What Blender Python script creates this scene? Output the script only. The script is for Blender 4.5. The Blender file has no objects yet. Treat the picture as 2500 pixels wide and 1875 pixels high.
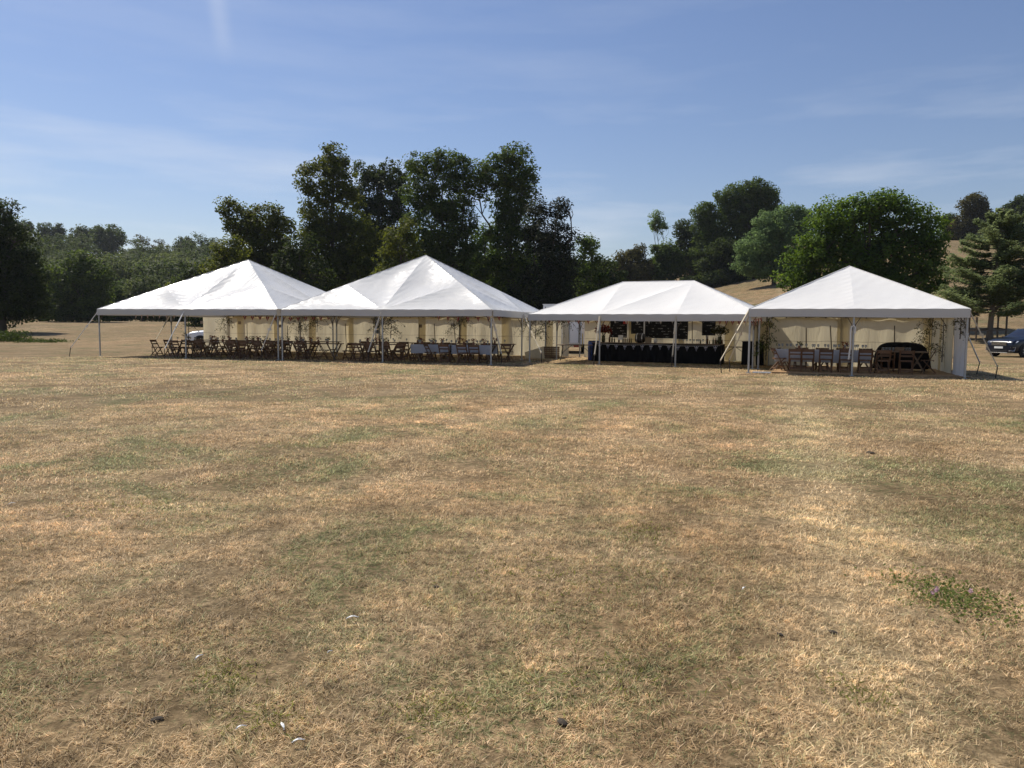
import bpy, math, random
import numpy as np
from mathutils import Vector, Matrix

R = math.radians
random.seed(7)
rng = np.random.default_rng(11)
sc = bpy.context.scene
col = sc.collection

# ------------------------------------------------------------------ camera
F_PX, W_PX, H_PX = 1850.0, 2500.0, 1875.0
CAM_H = 1.56
PITCH = math.atan((937.5 - 796.0) / F_PX)
ROLL = R(0.43)
cam_d = bpy.data.cameras.new('camera')
cam_d.sensor_width = 36.0
cam_d.lens = 36.0 * F_PX / W_PX
cam_d.clip_start = 0.05
cam_d.clip_end = 4000.0
cam = bpy.data.objects.new('camera', cam_d)
col.objects.link(cam)
CAM_R = Matrix.Rotation(R(90) - PITCH, 3, 'X') @ Matrix.Rotation(ROLL, 3, 'Z')
cam.matrix_world = Matrix.Translation((0, 0, CAM_H)) @ CAM_R.to_4x4()
sc.camera = cam

def ray(px, py):
    """direction of a photo pixel, scaled so that its forward (Y) component is 1"""
    d = CAM_R @ Vector(((px - W_PX / 2) / F_PX, (H_PX / 2 - py) / F_PX, -1.0))
    return d / d.y

# ------------------------------------------------------------------ world, sun, exposure
SUN_EL, SUN_AZ = R(52), R(-45)          # azimuth from +Y towards +X
SUN_VEC = Vector((math.sin(SUN_AZ) * math.cos(SUN_EL), math.cos(SUN_AZ) * math.cos(SUN_EL), math.sin(SUN_EL)))
world = bpy.data.worlds.new('World')
sc.world = world
world.use_nodes = True
wn, wl = world.node_tree.nodes, world.node_tree.links
wn.clear()
w_out = wn.new('ShaderNodeOutputWorld')
w_bg = wn.new('ShaderNodeBackground')
w_bg.inputs['Strength'].default_value = 0.086
sky = wn.new('ShaderNodeTexSky')
sky.sky_type = 'NISHITA'
sky.sun_disc = False
sky.sun_elevation = SUN_EL
sky.sun_rotation = SUN_AZ
sky.altitude = 0
sky.air_density = 1.25
sky.dust_density = 0.25
sky.ozone_density = 2.5
w_tc = wn.new('ShaderNodeTexCoord')
w_map = wn.new('ShaderNodeMapping')
w_map.inputs['Scale'].default_value = (-1.3, 1.3, 9.0)
w_map.inputs['Rotation'].default_value = (0.0, R(4), 0.0)
w_map.inputs['Location'].default_value = (3.3, 4.1, 3.25)
w_noise = wn.new('ShaderNodeTexNoise')
w_noise.inputs['Scale'].default_value = 2.2
w_noise.inputs['Detail'].default_value = 6
w_noise.inputs['Roughness'].default_value = 0.55
w_ramp = wn.new('ShaderNodeValToRGB')
w_ramp.color_ramp.elements[0].position = 0.48
w_ramp.color_ramp.elements[0].color = (0, 0, 0, 1)
w_ramp.color_ramp.elements[1].position = 0.72
w_ramp.color_ramp.elements[1].color = (1, 1, 1, 1)
w_sep = wn.new('ShaderNodeSeparateXYZ')
w_el = wn.new('ShaderNodeMapRange')       # thin cloud lies low over the horizon
w_el.inputs['From Min'].default_value = 0.30
w_el.inputs['From Max'].default_value = 0.12
w_el.inputs['To Min'].default_value = 0.10
w_el.inputs['To Max'].default_value = 0.5
w_mul = wn.new('ShaderNodeMath')
w_mul.operation = 'MULTIPLY'
w_mix = wn.new('ShaderNodeMixRGB')
w_mix.inputs['Color2'].default_value = (8.6, 9.0, 9.7, 1)
wl.new(w_tc.outputs['Generated'], w_map.inputs['Vector'])
wl.new(w_map.outputs['Vector'], w_noise.inputs['Vector'])
wl.new(w_noise.outputs['Fac'], w_ramp.inputs['Fac'])
wl.new(w_tc.outputs['Generated'], w_sep.inputs[0])
wl.new(w_sep.outputs['Z'], w_el.inputs['Value'])
wl.new(w_ramp.outputs['Color'], w_mul.inputs[0])
wl.new(w_el.outputs['Result'], w_mul.inputs[1])
# a thin old vapour trail high up: a narrow band round a great circle, faded along its length
def _trail(p0, p1, width, strength):
    a = ray(*p0).normalized(); b = ray(*p1).normalized()
    n = a.cross(b).normalized(); m = (a + b).normalized()
    half = (a - b).length / 2
    dn = wn.new('ShaderNodeVectorMath'); dn.operation = 'DOT_PRODUCT'; dn.inputs[1].default_value = n
    wl.new(w_tc.outputs['Generated'], dn.inputs[0])
    ab = wn.new('ShaderNodeMath'); ab.operation = 'ABSOLUTE'; wl.new(dn.outputs['Value'], ab.inputs[0])
    w1 = wn.new('ShaderNodeMapRange'); w1.interpolation_type = 'SMOOTHSTEP'
    w1.inputs['From Min'].default_value = width; w1.inputs['From Max'].default_value = 0.0
    wl.new(ab.outputs[0], w1.inputs['Value'])
    ds = wn.new('ShaderNodeVectorMath'); ds.operation = 'DISTANCE'; ds.inputs[1].default_value = m
    wl.new(w_tc.outputs['Generated'], ds.inputs[0])
    w2 = wn.new('ShaderNodeMapRange'); w2.interpolation_type = 'SMOOTHSTEP'
    w2.inputs['From Min'].default_value = half * 1.15; w2.inputs['From Max'].default_value = half * 0.35
    w2.inputs['To Max'].default_value = strength
    wl.new(ds.outputs['Value'], w2.inputs['Value'])
    mu = wn.new('ShaderNodeMath'); mu.operation = 'MULTIPLY'
    wl.new(w1.outputs[0], mu.inputs[0]); wl.new(w2.outputs[0], mu.inputs[1])
    return mu.outputs[0]
w_add = wn.new('ShaderNodeMath'); w_add.operation = 'ADD'; w_add.use_clamp = True
wl.new(w_mul.outputs['Value'], w_add.inputs[0])
wl.new(_trail((505, -160), (552, 150), 0.016, 0.16), w_add.inputs[1])
wl.new(w_add.outputs['Value'], w_mix.inputs['Fac'])
w_tint = wn.new('ShaderNodeMixRGB')
w_tint.blend_type = 'MULTIPLY'
w_tint.inputs['Fac'].default_value = 1.0
w_tint.inputs['Color2'].default_value = (0.90, 0.88, 1.02, 1)
wl.new(sky.outputs['Color'], w_tint.inputs['Color1'])
wl.new(w_tint.outputs['Color'], w_mix.inputs['Color1'])
wl.new(w_mix.outputs['Color'], w_bg.inputs['Color'])
wl.new(w_bg.outputs['Background'], w_out.inputs['Surface'])

sun_d = bpy.data.lights.new('sun', 'SUN')
sun_d.energy = 4.9
sun_d.angle = R(0.53)
sun_d.color = (1.0, 0.935, 0.83)
sun = bpy.data.objects.new('sun', sun_d)
sun.rotation_mode = 'QUATERNION'
sun.rotation_quaternion = SUN_VEC.to_track_quat('Z', 'Y')
sun.location = SUN_VEC * 100
col.objects.link(sun)

vs = sc.view_settings
vs.view_transform = 'Standard'
vs.look = 'None'
vs.exposure = 0.12
vs.gamma = 1.0
vs.use_curve_mapping = False
sc.render.engine = 'CYCLES'
sc.cycles.max_bounces = 5
sc.cycles.diffuse_bounces = 3
sc.cycles.glossy_bounces = 2
sc.cycles.transmission_bounces = 4
sc.cycles.transparent_max_bounces = 12
sc.cycles.use_denoising = True
sc.cycles.adaptive_threshold = 0.015

# ------------------------------------------------------------------ helpers
def at(px, py, Y):
    d = ray(px, py)
    return Vector((d.x * Y, Y, CAM_H + d.z * Y))

def ground_at(px, py, z=0.0):
    d = ray(px, py)
    t = (z - CAM_H) / d.z
    return Vector((d.x * t, t, z))

def smooth(a, b, x):
    t = np.clip((np.asarray(x, dtype=float) - a) / (b - a), 0, 1)
    return t * t * (3 - 2 * t)

def terrain(x, y):
    x = np.asarray(x, dtype=float); y = np.asarray(y, dtype=float)
    base = 1.9 * smooth(45, 150, y) + 1.2 * smooth(150, 260, y)
    hl = 33 - 8 * smooth(-230, -140, x) - 3 * smooth(-140, 40, x)
    left = hl * smooth(165, 360, y)
    s = 1.35 * (np.clip((x - 5) / 75, 0, 1) ** 2 / (np.clip((x - 5) / 75, 0, 1) + 0.04) * 1.04)
    ramp = np.clip(y - 46, 0, 40) * 0.08 + np.clip(y - 86, 0, 200) * 0.112
    right = s * ramp * (1 - 0.15 * smooth(200, 300, y))
    bump = 0.05 * np.sin(x * 0.23 + 1.3) * np.sin(y * 0.19) * smooth(3, 20, np.hypot(x, y)) * (1 - smooth(20, 26, y) * (1 - smooth(50, 60, y)))
    return base + np.maximum(left, right) + bump

def tz(x, y):
    return float(terrain(x, y))

MATS = {}
def mat(name):
    if name in MATS:
        return MATS[name]
    raise KeyError(name)

def new_mat(name):
    m = bpy.data.materials.new(name)
    m.use_nodes = True
    MATS[name] = m
    nt = m.node_tree
    b = nt.nodes['Principled BSDF']
    return m, nt, b

def simple(name, color, rough=0.6, metal=0.0, var=0.12, scale=12.0, bump=0.0, spec=0.5, coat=0.0):
    """principled surface with noise variation of colour (and bump)"""
    m, nt, b = new_mat(name)
    tc = nt.nodes.new('ShaderNodeTexCoord')
    no = nt.nodes.new('ShaderNodeTexNoise')
    no.inputs['Scale'].default_value = scale
    no.inputs['Detail'].default_value = 4
    nt.links.new(tc.outputs['Object'], no.inputs['Vector'])
    mx = nt.nodes.new('ShaderNodeMixRGB')
    c = color
    mx.inputs['Color1'].default_value = (c[0] * (1 - var), c[1] * (1 - var), c[2] * (1 - var), 1)
    mx.inputs['Color2'].default_value = (min(1, c[0] * (1 + var)), min(1, c[1] * (1 + var)), min(1, c[2] * (1 + var)), 1)
    nt.links.new(no.outputs['Fac'], mx.inputs['Fac'])
    nt.links.new(mx.outputs['Color'], b.inputs['Base Color'])
    b.inputs['Roughness'].default_value = rough
    b.inputs['Metallic'].default_value = metal
    b.inputs['Specular IOR Level'].default_value = spec
    if coat:
        b.inputs['Coat Weight'].default_value = coat
        b.inputs['Coat Roughness'].default_value = 0.05
    if bump:
        bp = nt.nodes.new('ShaderNodeBump')
        bp.inputs['Strength'].default_value = bump
        bp.inputs['Distance'].default_value = 0.02
        nt.links.new(no.outputs['Fac'], bp.inputs['Height'])
        nt.links.new(bp.outputs['Normal'], b.inputs['Normal'])
    return m

def wood(name, color, scale=(30, 30, 3)):
    m, nt, b = new_mat(name)
    tc = nt.nodes.new('ShaderNodeTexCoord')
    mp = nt.nodes.new('ShaderNodeMapping')
    mp.inputs['Scale'].default_value = scale
    no = nt.nodes.new('ShaderNodeTexNoise')
    no.inputs['Scale'].default_value = 2.0
    no.inputs['Detail'].default_value = 5
    oi = nt.nodes.new('ShaderNodeObjectInfo')
    rp = nt.nodes.new('ShaderNodeValToRGB')
    rp.color_ramp.elements[0].position = 0.3
    rp.color_ramp.elements[0].color = (color[0] * 0.6, color[1] * 0.55, color[2] * 0.5, 1)
    rp.color_ramp.elements[1].position = 0.75
    rp.color_ramp.elements[1].color = (color[0] * 1.2, color[1] * 1.2, color[2] * 1.15, 1)
    hs = nt.nodes.new('ShaderNodeHueSaturation')
    mr = nt.nodes.new('ShaderNodeMapRange')
    mr.inputs['To Min'].default_value = 0.75
    mr.inputs['To Max'].default_value = 1.2
    nt.links.new(tc.outputs['Object'], mp.inputs['Vector'])
    nt.links.new(mp.outputs['Vector'], no.inputs['Vector'])
    nt.links.new(no.outputs['Fac'], rp.inputs['Fac'])
    nt.links.new(rp.outputs['Color'], hs.inputs['Color'])
    nt.links.new(oi.outputs['Random'], mr.inputs['Value'])
    nt.links.new(mr.outputs['Result'], hs.inputs['Value'])
    nt.links.new(hs.outputs['Color'], b.inputs['Base Color'])
    b.inputs['Roughness'].default_value = 0.6
    return m

def cloth(name, color, rough=0.8, trans=0.3, wrinkle=0.3, wscale=3.0, spec=0.3, stretch=(1, 1, 1), dirt=0.06):
    """thin cloth: principled mixed with translucent, wrinkles as bump"""
    m, nt, b = new_mat(name)
    tc = nt.nodes.new('ShaderNodeTexCoord')
    mp = nt.nodes.new('ShaderNodeMapping')
    mp.inputs['Scale'].default_value = stretch
    no = nt.nodes.new('ShaderNodeTexNoise')
    no.inputs['Scale'].default_value = wscale
    no.inputs['Detail'].default_value = 5
    no.inputs['Roughness'].default_value = 0.6
    no.inputs['Distortion'].default_value = 1.2
    nd = nt.nodes.new('ShaderNodeTexNoise')
    nd.inputs['Scale'].default_value = 1.3
    nd.inputs['Detail'].default_value = 6
    mx = nt.nodes.new('ShaderNodeMixRGB')
    mx.inputs['Color1'].default_value = (*color, 1)
    mx.inputs['Color2'].default_value = (color[0] * (1 - 2 * dirt), color[1] * (1 - 2.2 * dirt), color[2] * (1 - 3 * dirt), 1)
    bp = nt.nodes.new('ShaderNodeBump')
    bp.inputs['Strength'].default_value = wrinkle
    bp.inputs['Distance'].default_value = 0.05
    tr = nt.nodes.new('ShaderNodeBsdfTranslucent')
    ms = nt.nodes.new('ShaderNodeMixShader')
    ms.inputs['Fac'].default_value = trans
    out = nt.nodes['Material Output']
    L = nt.links.new
    L(tc.outputs['Object'], mp.inputs['Vector'])
    L(mp.outputs['Vector'], no.inputs['Vector'])
    L(tc.outputs['Object'], nd.inputs['Vector'])
    L(nd.outputs['Fac'], mx.inputs['Fac'])
    L(mx.outputs['Color'], b.inputs['Base Color'])
    L(mx.outputs['Color'], tr.inputs['Color'])
    L(no.outputs['Fac'], bp.inputs['Height'])
    L(bp.outputs['Normal'], b.inputs['Normal'])
    L(bp.outputs['Normal'], tr.inputs['Normal'])
    L(b.outputs['BSDF'], ms.inputs[1])
    L(tr.outputs['BSDF'], ms.inputs[2])
    L(ms.outputs['Shader'], out.inputs['Surface'])
    b.inputs['Roughness'].default_value = rough
    b.inputs['Specular IOR Level'].default_value = spec
    return m

def foliage(name, c1, c2, trans=0.46, rough=0.55, tint='tint'):
    """leaf surface: colour runs between two greens by leaf (attribute), part of the light goes through"""
    m, nt, b = new_mat(name)
    a = nt.nodes.new('ShaderNodeAttribute')
    a.attribute_name = tint
    mx = nt.nodes.new('ShaderNodeMixRGB')
    mx.inputs['Color1'].default_value = (*c1, 1)
    mx.inputs['Color2'].default_value = (*c2, 1)
    tr = nt.nodes.new('ShaderNodeBsdfTranslucent')
    hs = nt.nodes.new('ShaderNodeHueSaturation')
    hs.inputs['Hue'].default_value = 0.485
    hs.inputs['Saturation'].default_value = 1.1
    hs.inputs['Value'].default_value = 1.75
    ms = nt.nodes.new('ShaderNodeMixShader')
    ms.inputs['Fac'].default_value = trans
    L = nt.links.new
    L(a.outputs['Fac'], mx.inputs['Fac'])
    L(mx.outputs['Color'], b.inputs['Base Color'])
    L(mx.outputs['Color'], hs.inputs['Color'])
    L(hs.outputs['Color'], tr.inputs['Color'])
    L(b.outputs['BSDF'], ms.inputs[1])
    L(tr.outputs['BSDF'], ms.inputs[2])
    L(ms.outputs['Shader'], nt.nodes['Material Output'].inputs['Surface'])
    b.inputs['Roughness'].default_value = rough
    b.inputs['Specular IOR Level'].default_value = 0.06
    return m

def field_colour(nt, pick=None):
    """colour of the parched turf from world position: straw, brown and the greener patches"""
    N, L = nt.nodes.new, nt.links.new
    g = N('ShaderNodeNewGeometry')
    def noise(scale, detail=4, rough=0.6, dist=0.0):
        n = N('ShaderNodeTexNoise')
        n.inputs['Scale'].default_value = scale
        n.inputs['Detail'].default_value = detail
        n.inputs['Roughness'].default_value = rough
        n.inputs['Distortion'].default_value = dist
        L(g.outputs['Position'], n.inputs['Vector'])
        return n
    def ramp(src, pts):
        r = N('ShaderNodeValToRGB')
        e = r.color_ramp.elements
        e[0].position, e[0].color = pts[0][0], (*pts[0][1], 1)
        e[1].position, e[1].color = pts[-1][0], (*pts[-1][1], 1)
        for p, c in pts[1:-1]:
            k = e.new(p)
            k.color = (*c, 1)
        L(src, r.inputs['Fac'])
        return r
    n1 = noise(0.55, 8, 0.72, 0.4)
    straw = ramp(n1.outputs['Fac'], [(0.28, (0.210, 0.140, 0.076)), (0.45, (0.282, 0.196, 0.113)), (0.58, (0.340, 0.243, 0.148)), (0.72, (0.425, 0.316, 0.204))])
    n2 = noise(0.38, 8, 0.74, 0.8)
    gm = ramp(n2.outputs['Fac'], [(0.43, (0, 0, 0)), (0.53, (0.32, 0.32, 0.32)), (0.65, (0.9, 0.9, 0.9))])
    n5 = noise(0.055, 4, 0.6, 0.6)
    g5 = ramp(n5.outputs['Fac'], [(0.38, (0.86, 0.89, 0.86)), (0.64, (1.26, 1.23, 1.18))])
    st5 = N('ShaderNodeMixRGB'); st5.blend_type = 'MULTIPLY'; st5.inputs['Fac'].default_value = 1
    L(straw.outputs['Color'], st5.inputs['Color1']); L(g5.outputs['Color'], st5.inputs['Color2'])
    straw = st5
    mx = N('ShaderNodeMixRGB')
    mx.inputs['Color2'].default_value = (0.132, 0.143, 0.060, 1)
    # the green shows blade by blade: a random value per blade (or fine noise on the far turf) against the patch mask
    if pick is None:
        pk = noise(26.0, 3, 0.75).outputs['Fac']
        pr = ramp(pk, [(0.34, (0, 0, 0)), (0.66, (1, 1, 1))]).outputs['Color']
    else:
        pr = pick
    cmp_ = N('ShaderNodeMath'); cmp_.operation = 'SUBTRACT'
    L(gm.outputs['Color'], cmp_.inputs[0]); L(pr, cmp_.inputs[1])
    cm2 = N('ShaderNodeMapRange')
    cm2.inputs['From Min'].default_value = -0.12; cm2.inputs['From Max'].default_value = 0.12
    cm2.inputs['To Max'].default_value = 0.85
    L(cmp_.outputs[0], cm2.inputs['Value'])
    L(cm2.outputs[0], mx.inputs['Fac'])
    L(straw.outputs['Color'], mx.inputs['Color1'])
    # worn strip where people walk towards the right marquee
    sp = N('ShaderNodeSeparateXYZ')
    L(g.outputs['Position'], sp.inputs[0])
    m1 = N('ShaderNodeMath'); m1.operation = 'MULTIPLY_ADD'
    L(sp.outputs['Y'], m1.inputs[0]); m1.inputs[1].default_value = -0.345
    L(sp.outputs['X'], m1.inputs[2])
    m2 = N('ShaderNodeMath'); m2.operation = 'ABSOLUTE'
    m2b = N('ShaderNodeMath'); m2b.operation = 'ADD'; m2b.inputs[1].default_value = -0.55
    L(m1.outputs[0], m2b.inputs[0]); L(m2b.outputs[0], m2.inputs[0])
    m3 = N('ShaderNodeMapRange')
    m3.inputs['From Min'].default_value = 0.75; m3.inputs['From Max'].default_value = 0.1
    m3.inputs['To Min'].default_value = 0.0; m3.inputs['To Max'].default_value = 0.8
    L(m2.outputs[0], m3.inputs['Value'])
    # faint mowing runs side by side
    ms1 = N('ShaderNodeMath'); ms1.operation = 'MULTIPLY'; ms1.inputs[1].default_value = 2.6
    L(m1.outputs[0], ms1.inputs[0])
    ms2 = N('ShaderNodeMath'); ms2.operation = 'SINE'; L(ms1.outputs[0], ms2.inputs[0])
    ms3 = N('ShaderNodeMapRange')
    ms3.inputs['From Min'].default_value = -1; ms3.inputs['To Min'].default_value = 0.0; ms3.inputs['To Max'].default_value = 0.22
    L(ms2.outputs[0], ms3.inputs['Value'])
    m4 = N('ShaderNodeMath'); m4.operation = 'MULTIPLY'
    n4 = noise(0.9, 3)
    mx4 = N('ShaderNodeMath'); mx4.operation = 'MAXIMUM'
    L(m3.outputs[0], mx4.inputs[0]); L(ms3.outputs[0], mx4.inputs[1])
    L(mx4.outputs[0], m4.inputs[0]); L(n4.outputs['Fac'], m4.inputs[1])
    mw = N('ShaderNodeMixRGB')
    mw.inputs['Color2'].default_value = (0.46, 0.36, 0.22, 1)
    L(m4.outputs[0], mw.inputs['Fac'])
    L(mx.outputs['Color'], mw.inputs['Color1'])
    # tufts: hand-sized darker and paler spots
    t1 = ramp(noise(15.0, 4, 0.7, 0.3).outputs['Fac'], [(0.34, (0.60, 0.59, 0.57)), (0.52, (1.06, 1.06, 1.06)), (0.70, (1.5, 1.5, 1.52))])
    t2 = ramp(noise(2.3, 3, 0.6, 0.3).outputs['Fac'], [(0.36, (0.84, 0.84, 0.83)), (0.64, (1.2, 1.2, 1.2))])
    ta = N('ShaderNodeMixRGB'); ta.blend_type = 'MULTIPLY'; ta.inputs['Fac'].default_value = 1
    tb = N('ShaderNodeMixRGB'); tb.blend_type = 'MULTIPLY'; tb.inputs['Fac'].default_value = 1
    L(mw.outputs['Color'], ta.inputs['Color1']); L(t1.outputs['Color'], ta.inputs['Color2'])
    L(ta.outputs['Color'], tb.inputs['Color1']); L(t2.outputs['Color'], tb.inputs['Color2'])
    return tb.outputs['Color'], noise, ramp

class MB:
    """collects simple shapes into one mesh"""
    def __init__(self):
        self.v, self.f, self.m = [], [], []
    def add(self, vs, fs, mi=0):
        o = len(self.v)
        self.v += [tuple(p) for p in vs]
        for q in fs:
            self.f.append(tuple(i + o for i in q))
            self.m.append(mi)
        return self
    def box(self, c, s, rz=0.0, mi=0, M=None):
        hx, hy, hz = s[0] / 2, s[1] / 2, s[2] / 2
        vs = [Vector((x, y, z)) for z in (-hz, hz) for y in (-hy, hy) for x in (-hx, hx)]
        r = M if M is not None else Matrix.Rotation(rz, 3, 'Z')
        vs = [Vector(c) + r @ p for p in vs]
        return self.add(vs, [(0, 2, 3, 1), (4, 5, 7, 6), (0, 1, 5, 4), (2, 6, 7, 3), (0, 4, 6, 2), (1, 3, 7, 5)], mi)
    def bar(self, p, q, w, h=None, mi=0, up=(0, 0, 1)):
        p, q = Vector(p), Vector(q)
        d = (q - p)
        L = d.length
        z = d.normalized()
        u = Vector(up)
        if abs(z.dot(u)) > 0.98:
            u = Vector((1, 0, 0))
        x = u.cross(z).normalized()
        y = z.cross(x)
        M = Matrix((x, y, z)).transposed()
        return self.box((p + q) / 2, (w, h or w, L), mi=mi, M=M)
    def tube(self, pts, rad, n=6, mi=0, cap=True):
        pts = [Vector(p) for p in pts]
        if not hasattr(rad, '__len__'):
            rad = [rad] * len(pts)
        vs, fs = [], []
        for i, p in enumerate(pts):
            d = (pts[min(i + 1, len(pts) - 1)] - pts[max(i - 1, 0)]).normalized()
            u = Vector((0, 1, 0)) if abs(d.y) < 0.9 else Vector((1, 0, 0))
            a = d.cross(u).normalized()
            b = d.cross(a)
            for k in range(n):
                t = 2 * math.pi * k / n
                vs.append(p + (a * math.cos(t) + b * math.sin(t)) * rad[i])
        for i in range(len(pts) - 1):
            for k in range(n):
                fs.append((i * n + k, i * n + (k + 1) % n, (i + 1) * n + (k + 1) % n, (i + 1) * n + k))
        if cap:
            fs.append(tuple(range(n - 1, -1, -1)))
            fs.append(tuple(range((len(pts) - 1) * n, len(pts) * n)))
        return self.add(vs, fs, mi)
    def lathe(self, prof, n=12, c=(0, 0, 0), mi=0):
        vs, fs = [], []
        for r, z in prof:
            for k in range(n):
                t = 2 * math.pi * k / n
                vs.append((c[0] + r * math.cos(t), c[1] + r * math.sin(t), c[2] + z))
        for i in range(len(prof) - 1):
            for k in range(n):
                fs.append((i * n + k, i * n + (k + 1) % n, (i + 1) * n + (k + 1) % n, (i + 1) * n + k))
        return self.add(vs, fs, mi)
    def grid(self, fn, nu, nv, mi=0):
        vs = [fn(i / nu, j / nv) for j in range(nv + 1) for i in range(nu + 1)]
        fs = [(j * (nu + 1) + i, j * (nu + 1) + i + 1, (j + 1) * (nu + 1) + i + 1, (j + 1) * (nu + 1) + i) for j in range(nv) for i in range(nu)]
        return self.add(vs, fs, mi)
    def mesh(self, name, mats, smooth=False):
        me = bpy.data.meshes.new(name)
        me.from_pydata(self.v, [], self.f)
        for m in (mats if isinstance(mats, (list, tuple)) else [mats]):
            me.materials.append(mat(m))
        if len(set(self.m)) > 1:
            me.polygons.foreach_set('material_index', self.m)
        if smooth:
            me.polygons.foreach_set('use_smooth', [True] * len(self.f))
        me.update()
        return me
    def build(self, name, mats, parent=None, smooth=False):
        return link(name, self.mesh(name, mats, smooth), parent)

def link(name, me, parent=None):
    o = bpy.data.objects.new(name, me)
    col.objects.link(o)
    if parent is not None:
        o.parent = parent
    return o

def tag(o, label=None, cat=None, group=None, kind=None):
    if label: o['label'] = label
    if cat: o['category'] = cat
    if group: o['group'] = group
    if kind: o['kind'] = kind
    return o

def thing(name, label, cat, loc=(0, 0, 0), rz=0.0, group=None):
    o = bpy.data.objects.new(name, None)
    o.empty_display_size = 0.3
    col.objects.link(o)
    o.location = loc
    o.rotation_euler = (0, 0, rz)
    return tag(o, label, cat, group)

def copy_tree(src, loc, rz, label=None, group=None):
    c = src.copy()
    col.objects.link(c)
    c.location = loc
    c.rotation_euler = (0, 0, rz)
    if label: c['label'] = label
    if group: c['group'] = group
    for ch in src.children:
        k = ch.copy(); col.objects.link(k); k.parent = c
        for g in ch.children:
            q = g.copy(); col.objects.link(q); q.parent = k
    return c

def np_quads(name, V, mats, tint=None, faces=None):
    """mesh of quads from an (n*4,3) array, with a per-face float attribute"""
    me = bpy.data.meshes.new(name)
    nv = len(V)
    nf = nv // 4
    me.vertices.add(nv)
    me.vertices.foreach_set('co', np.ascontiguousarray(V, dtype=np.float32).ravel())
    me.loops.add(nv)
    me.loops.foreach_set('vertex_index', np.arange(nv, dtype=np.int32))
    me.polygons.add(nf)
    me.polygons.foreach_set('loop_start', np.arange(0, nv, 4, dtype=np.int32))
    me.polygons.foreach_set('loop_total', np.full(nf, 4, dtype=np.int32))
    me.update(calc_edges=True)
    if tint is not None:
        a = me.attributes.new('tint', 'FLOAT', 'FACE')
        a.data.foreach_set('value', np.ascontiguousarray(tint, dtype=np.float32))
    for m in (mats if isinstance(mats, (list, tuple)) else [mats]):
        me.materials.append(mat(m))
    return me

def leaf_quads(C, size, up=0.35, aspect=0.62, fold=0.18, out=None):
    """kite shaped leaves at the centres C, each turned at random (up: how much they lie flat)"""
    n = len(C)
    nrm = rng.normal(size=(n, 3))
    nrm[:, 2] = np.abs(nrm[:, 2]) + up
    if out is not None:
        nrm = nrm * 0.8 + out * 0.75
    nrm /= np.linalg.norm(nrm, axis=1)[:, None]
    t = rng.normal(size=(n, 3))
    t -= nrm * np.sum(t * nrm, axis=1)[:, None]
    t /= np.linalg.norm(t, axis=1)[:, None]
    b = np.cross(nrm, t)
    s = (np.asarray(size) * rng.uniform(0.65, 1.35, n))[:, None]
    P = np.empty((n, 4, 3))
    P[:, 0] = C - t * s * 0.5
    P[:, 1] = C + b * s * aspect * 0.5 - nrm * s * fold
    P[:, 2] = C + t * s * 0.5
    P[:, 3] = C - b * s * aspect * 0.5 - nrm * s * fold
    return P.reshape(-1, 3)

# ------------------------------------------------------------------ materials
def make_ground_mat():
    m, nt, b = new_mat('parched_turf')
    c, noise, ramp = field_colour(nt)
    N, L = nt.nodes.new, nt.links.new
    f1 = noise(9.0, 6, 0.7)
    f2 = noise(55.0, 3, 0.7)
    r = ramp(f1.outputs['Fac'], [(0.3, (0.50, 0.49, 0.46)), (0.7, (0.90, 0.90, 0.89))])
    r2 = ramp(f2.outputs['Fac'], [(0.3, (0.68, 0.66, 0.62)), (0.7, (1.26, 1.26, 1.26))])
    a = N('ShaderNodeMixRGB'); a.blend_type = 'MULTIPLY'; a.inputs['Fac'].default_value = 1
    L(c, a.inputs['Color1']); L(r.outputs['Color'], a.inputs['Color2'])
    a2 = N('ShaderNodeMixRGB'); a2.blend_type = 'MULTIPLY'; a2.inputs['Fac'].default_value = 1
    L(a.outputs['Color'], a2.inputs['Color1']); L(r2.outputs['Color'], a2.inputs['Color2'])
    L(a2.outputs['Color'], b.inputs['Base Color'])
    b.inputs['Roughness'].default_value = 0.95
    b.inputs['Specular IOR Level'].default_value = 0.1
    bp = N('ShaderNodeBump'); bp.inputs['Strength'].default_value = 0.7; bp.inputs['Distance'].default_value = 0.05
    L(f1.outputs['Fac'], bp.inputs['Height']); L(bp.outputs['Normal'], b.inputs['Normal'])
make_ground_mat()

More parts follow.
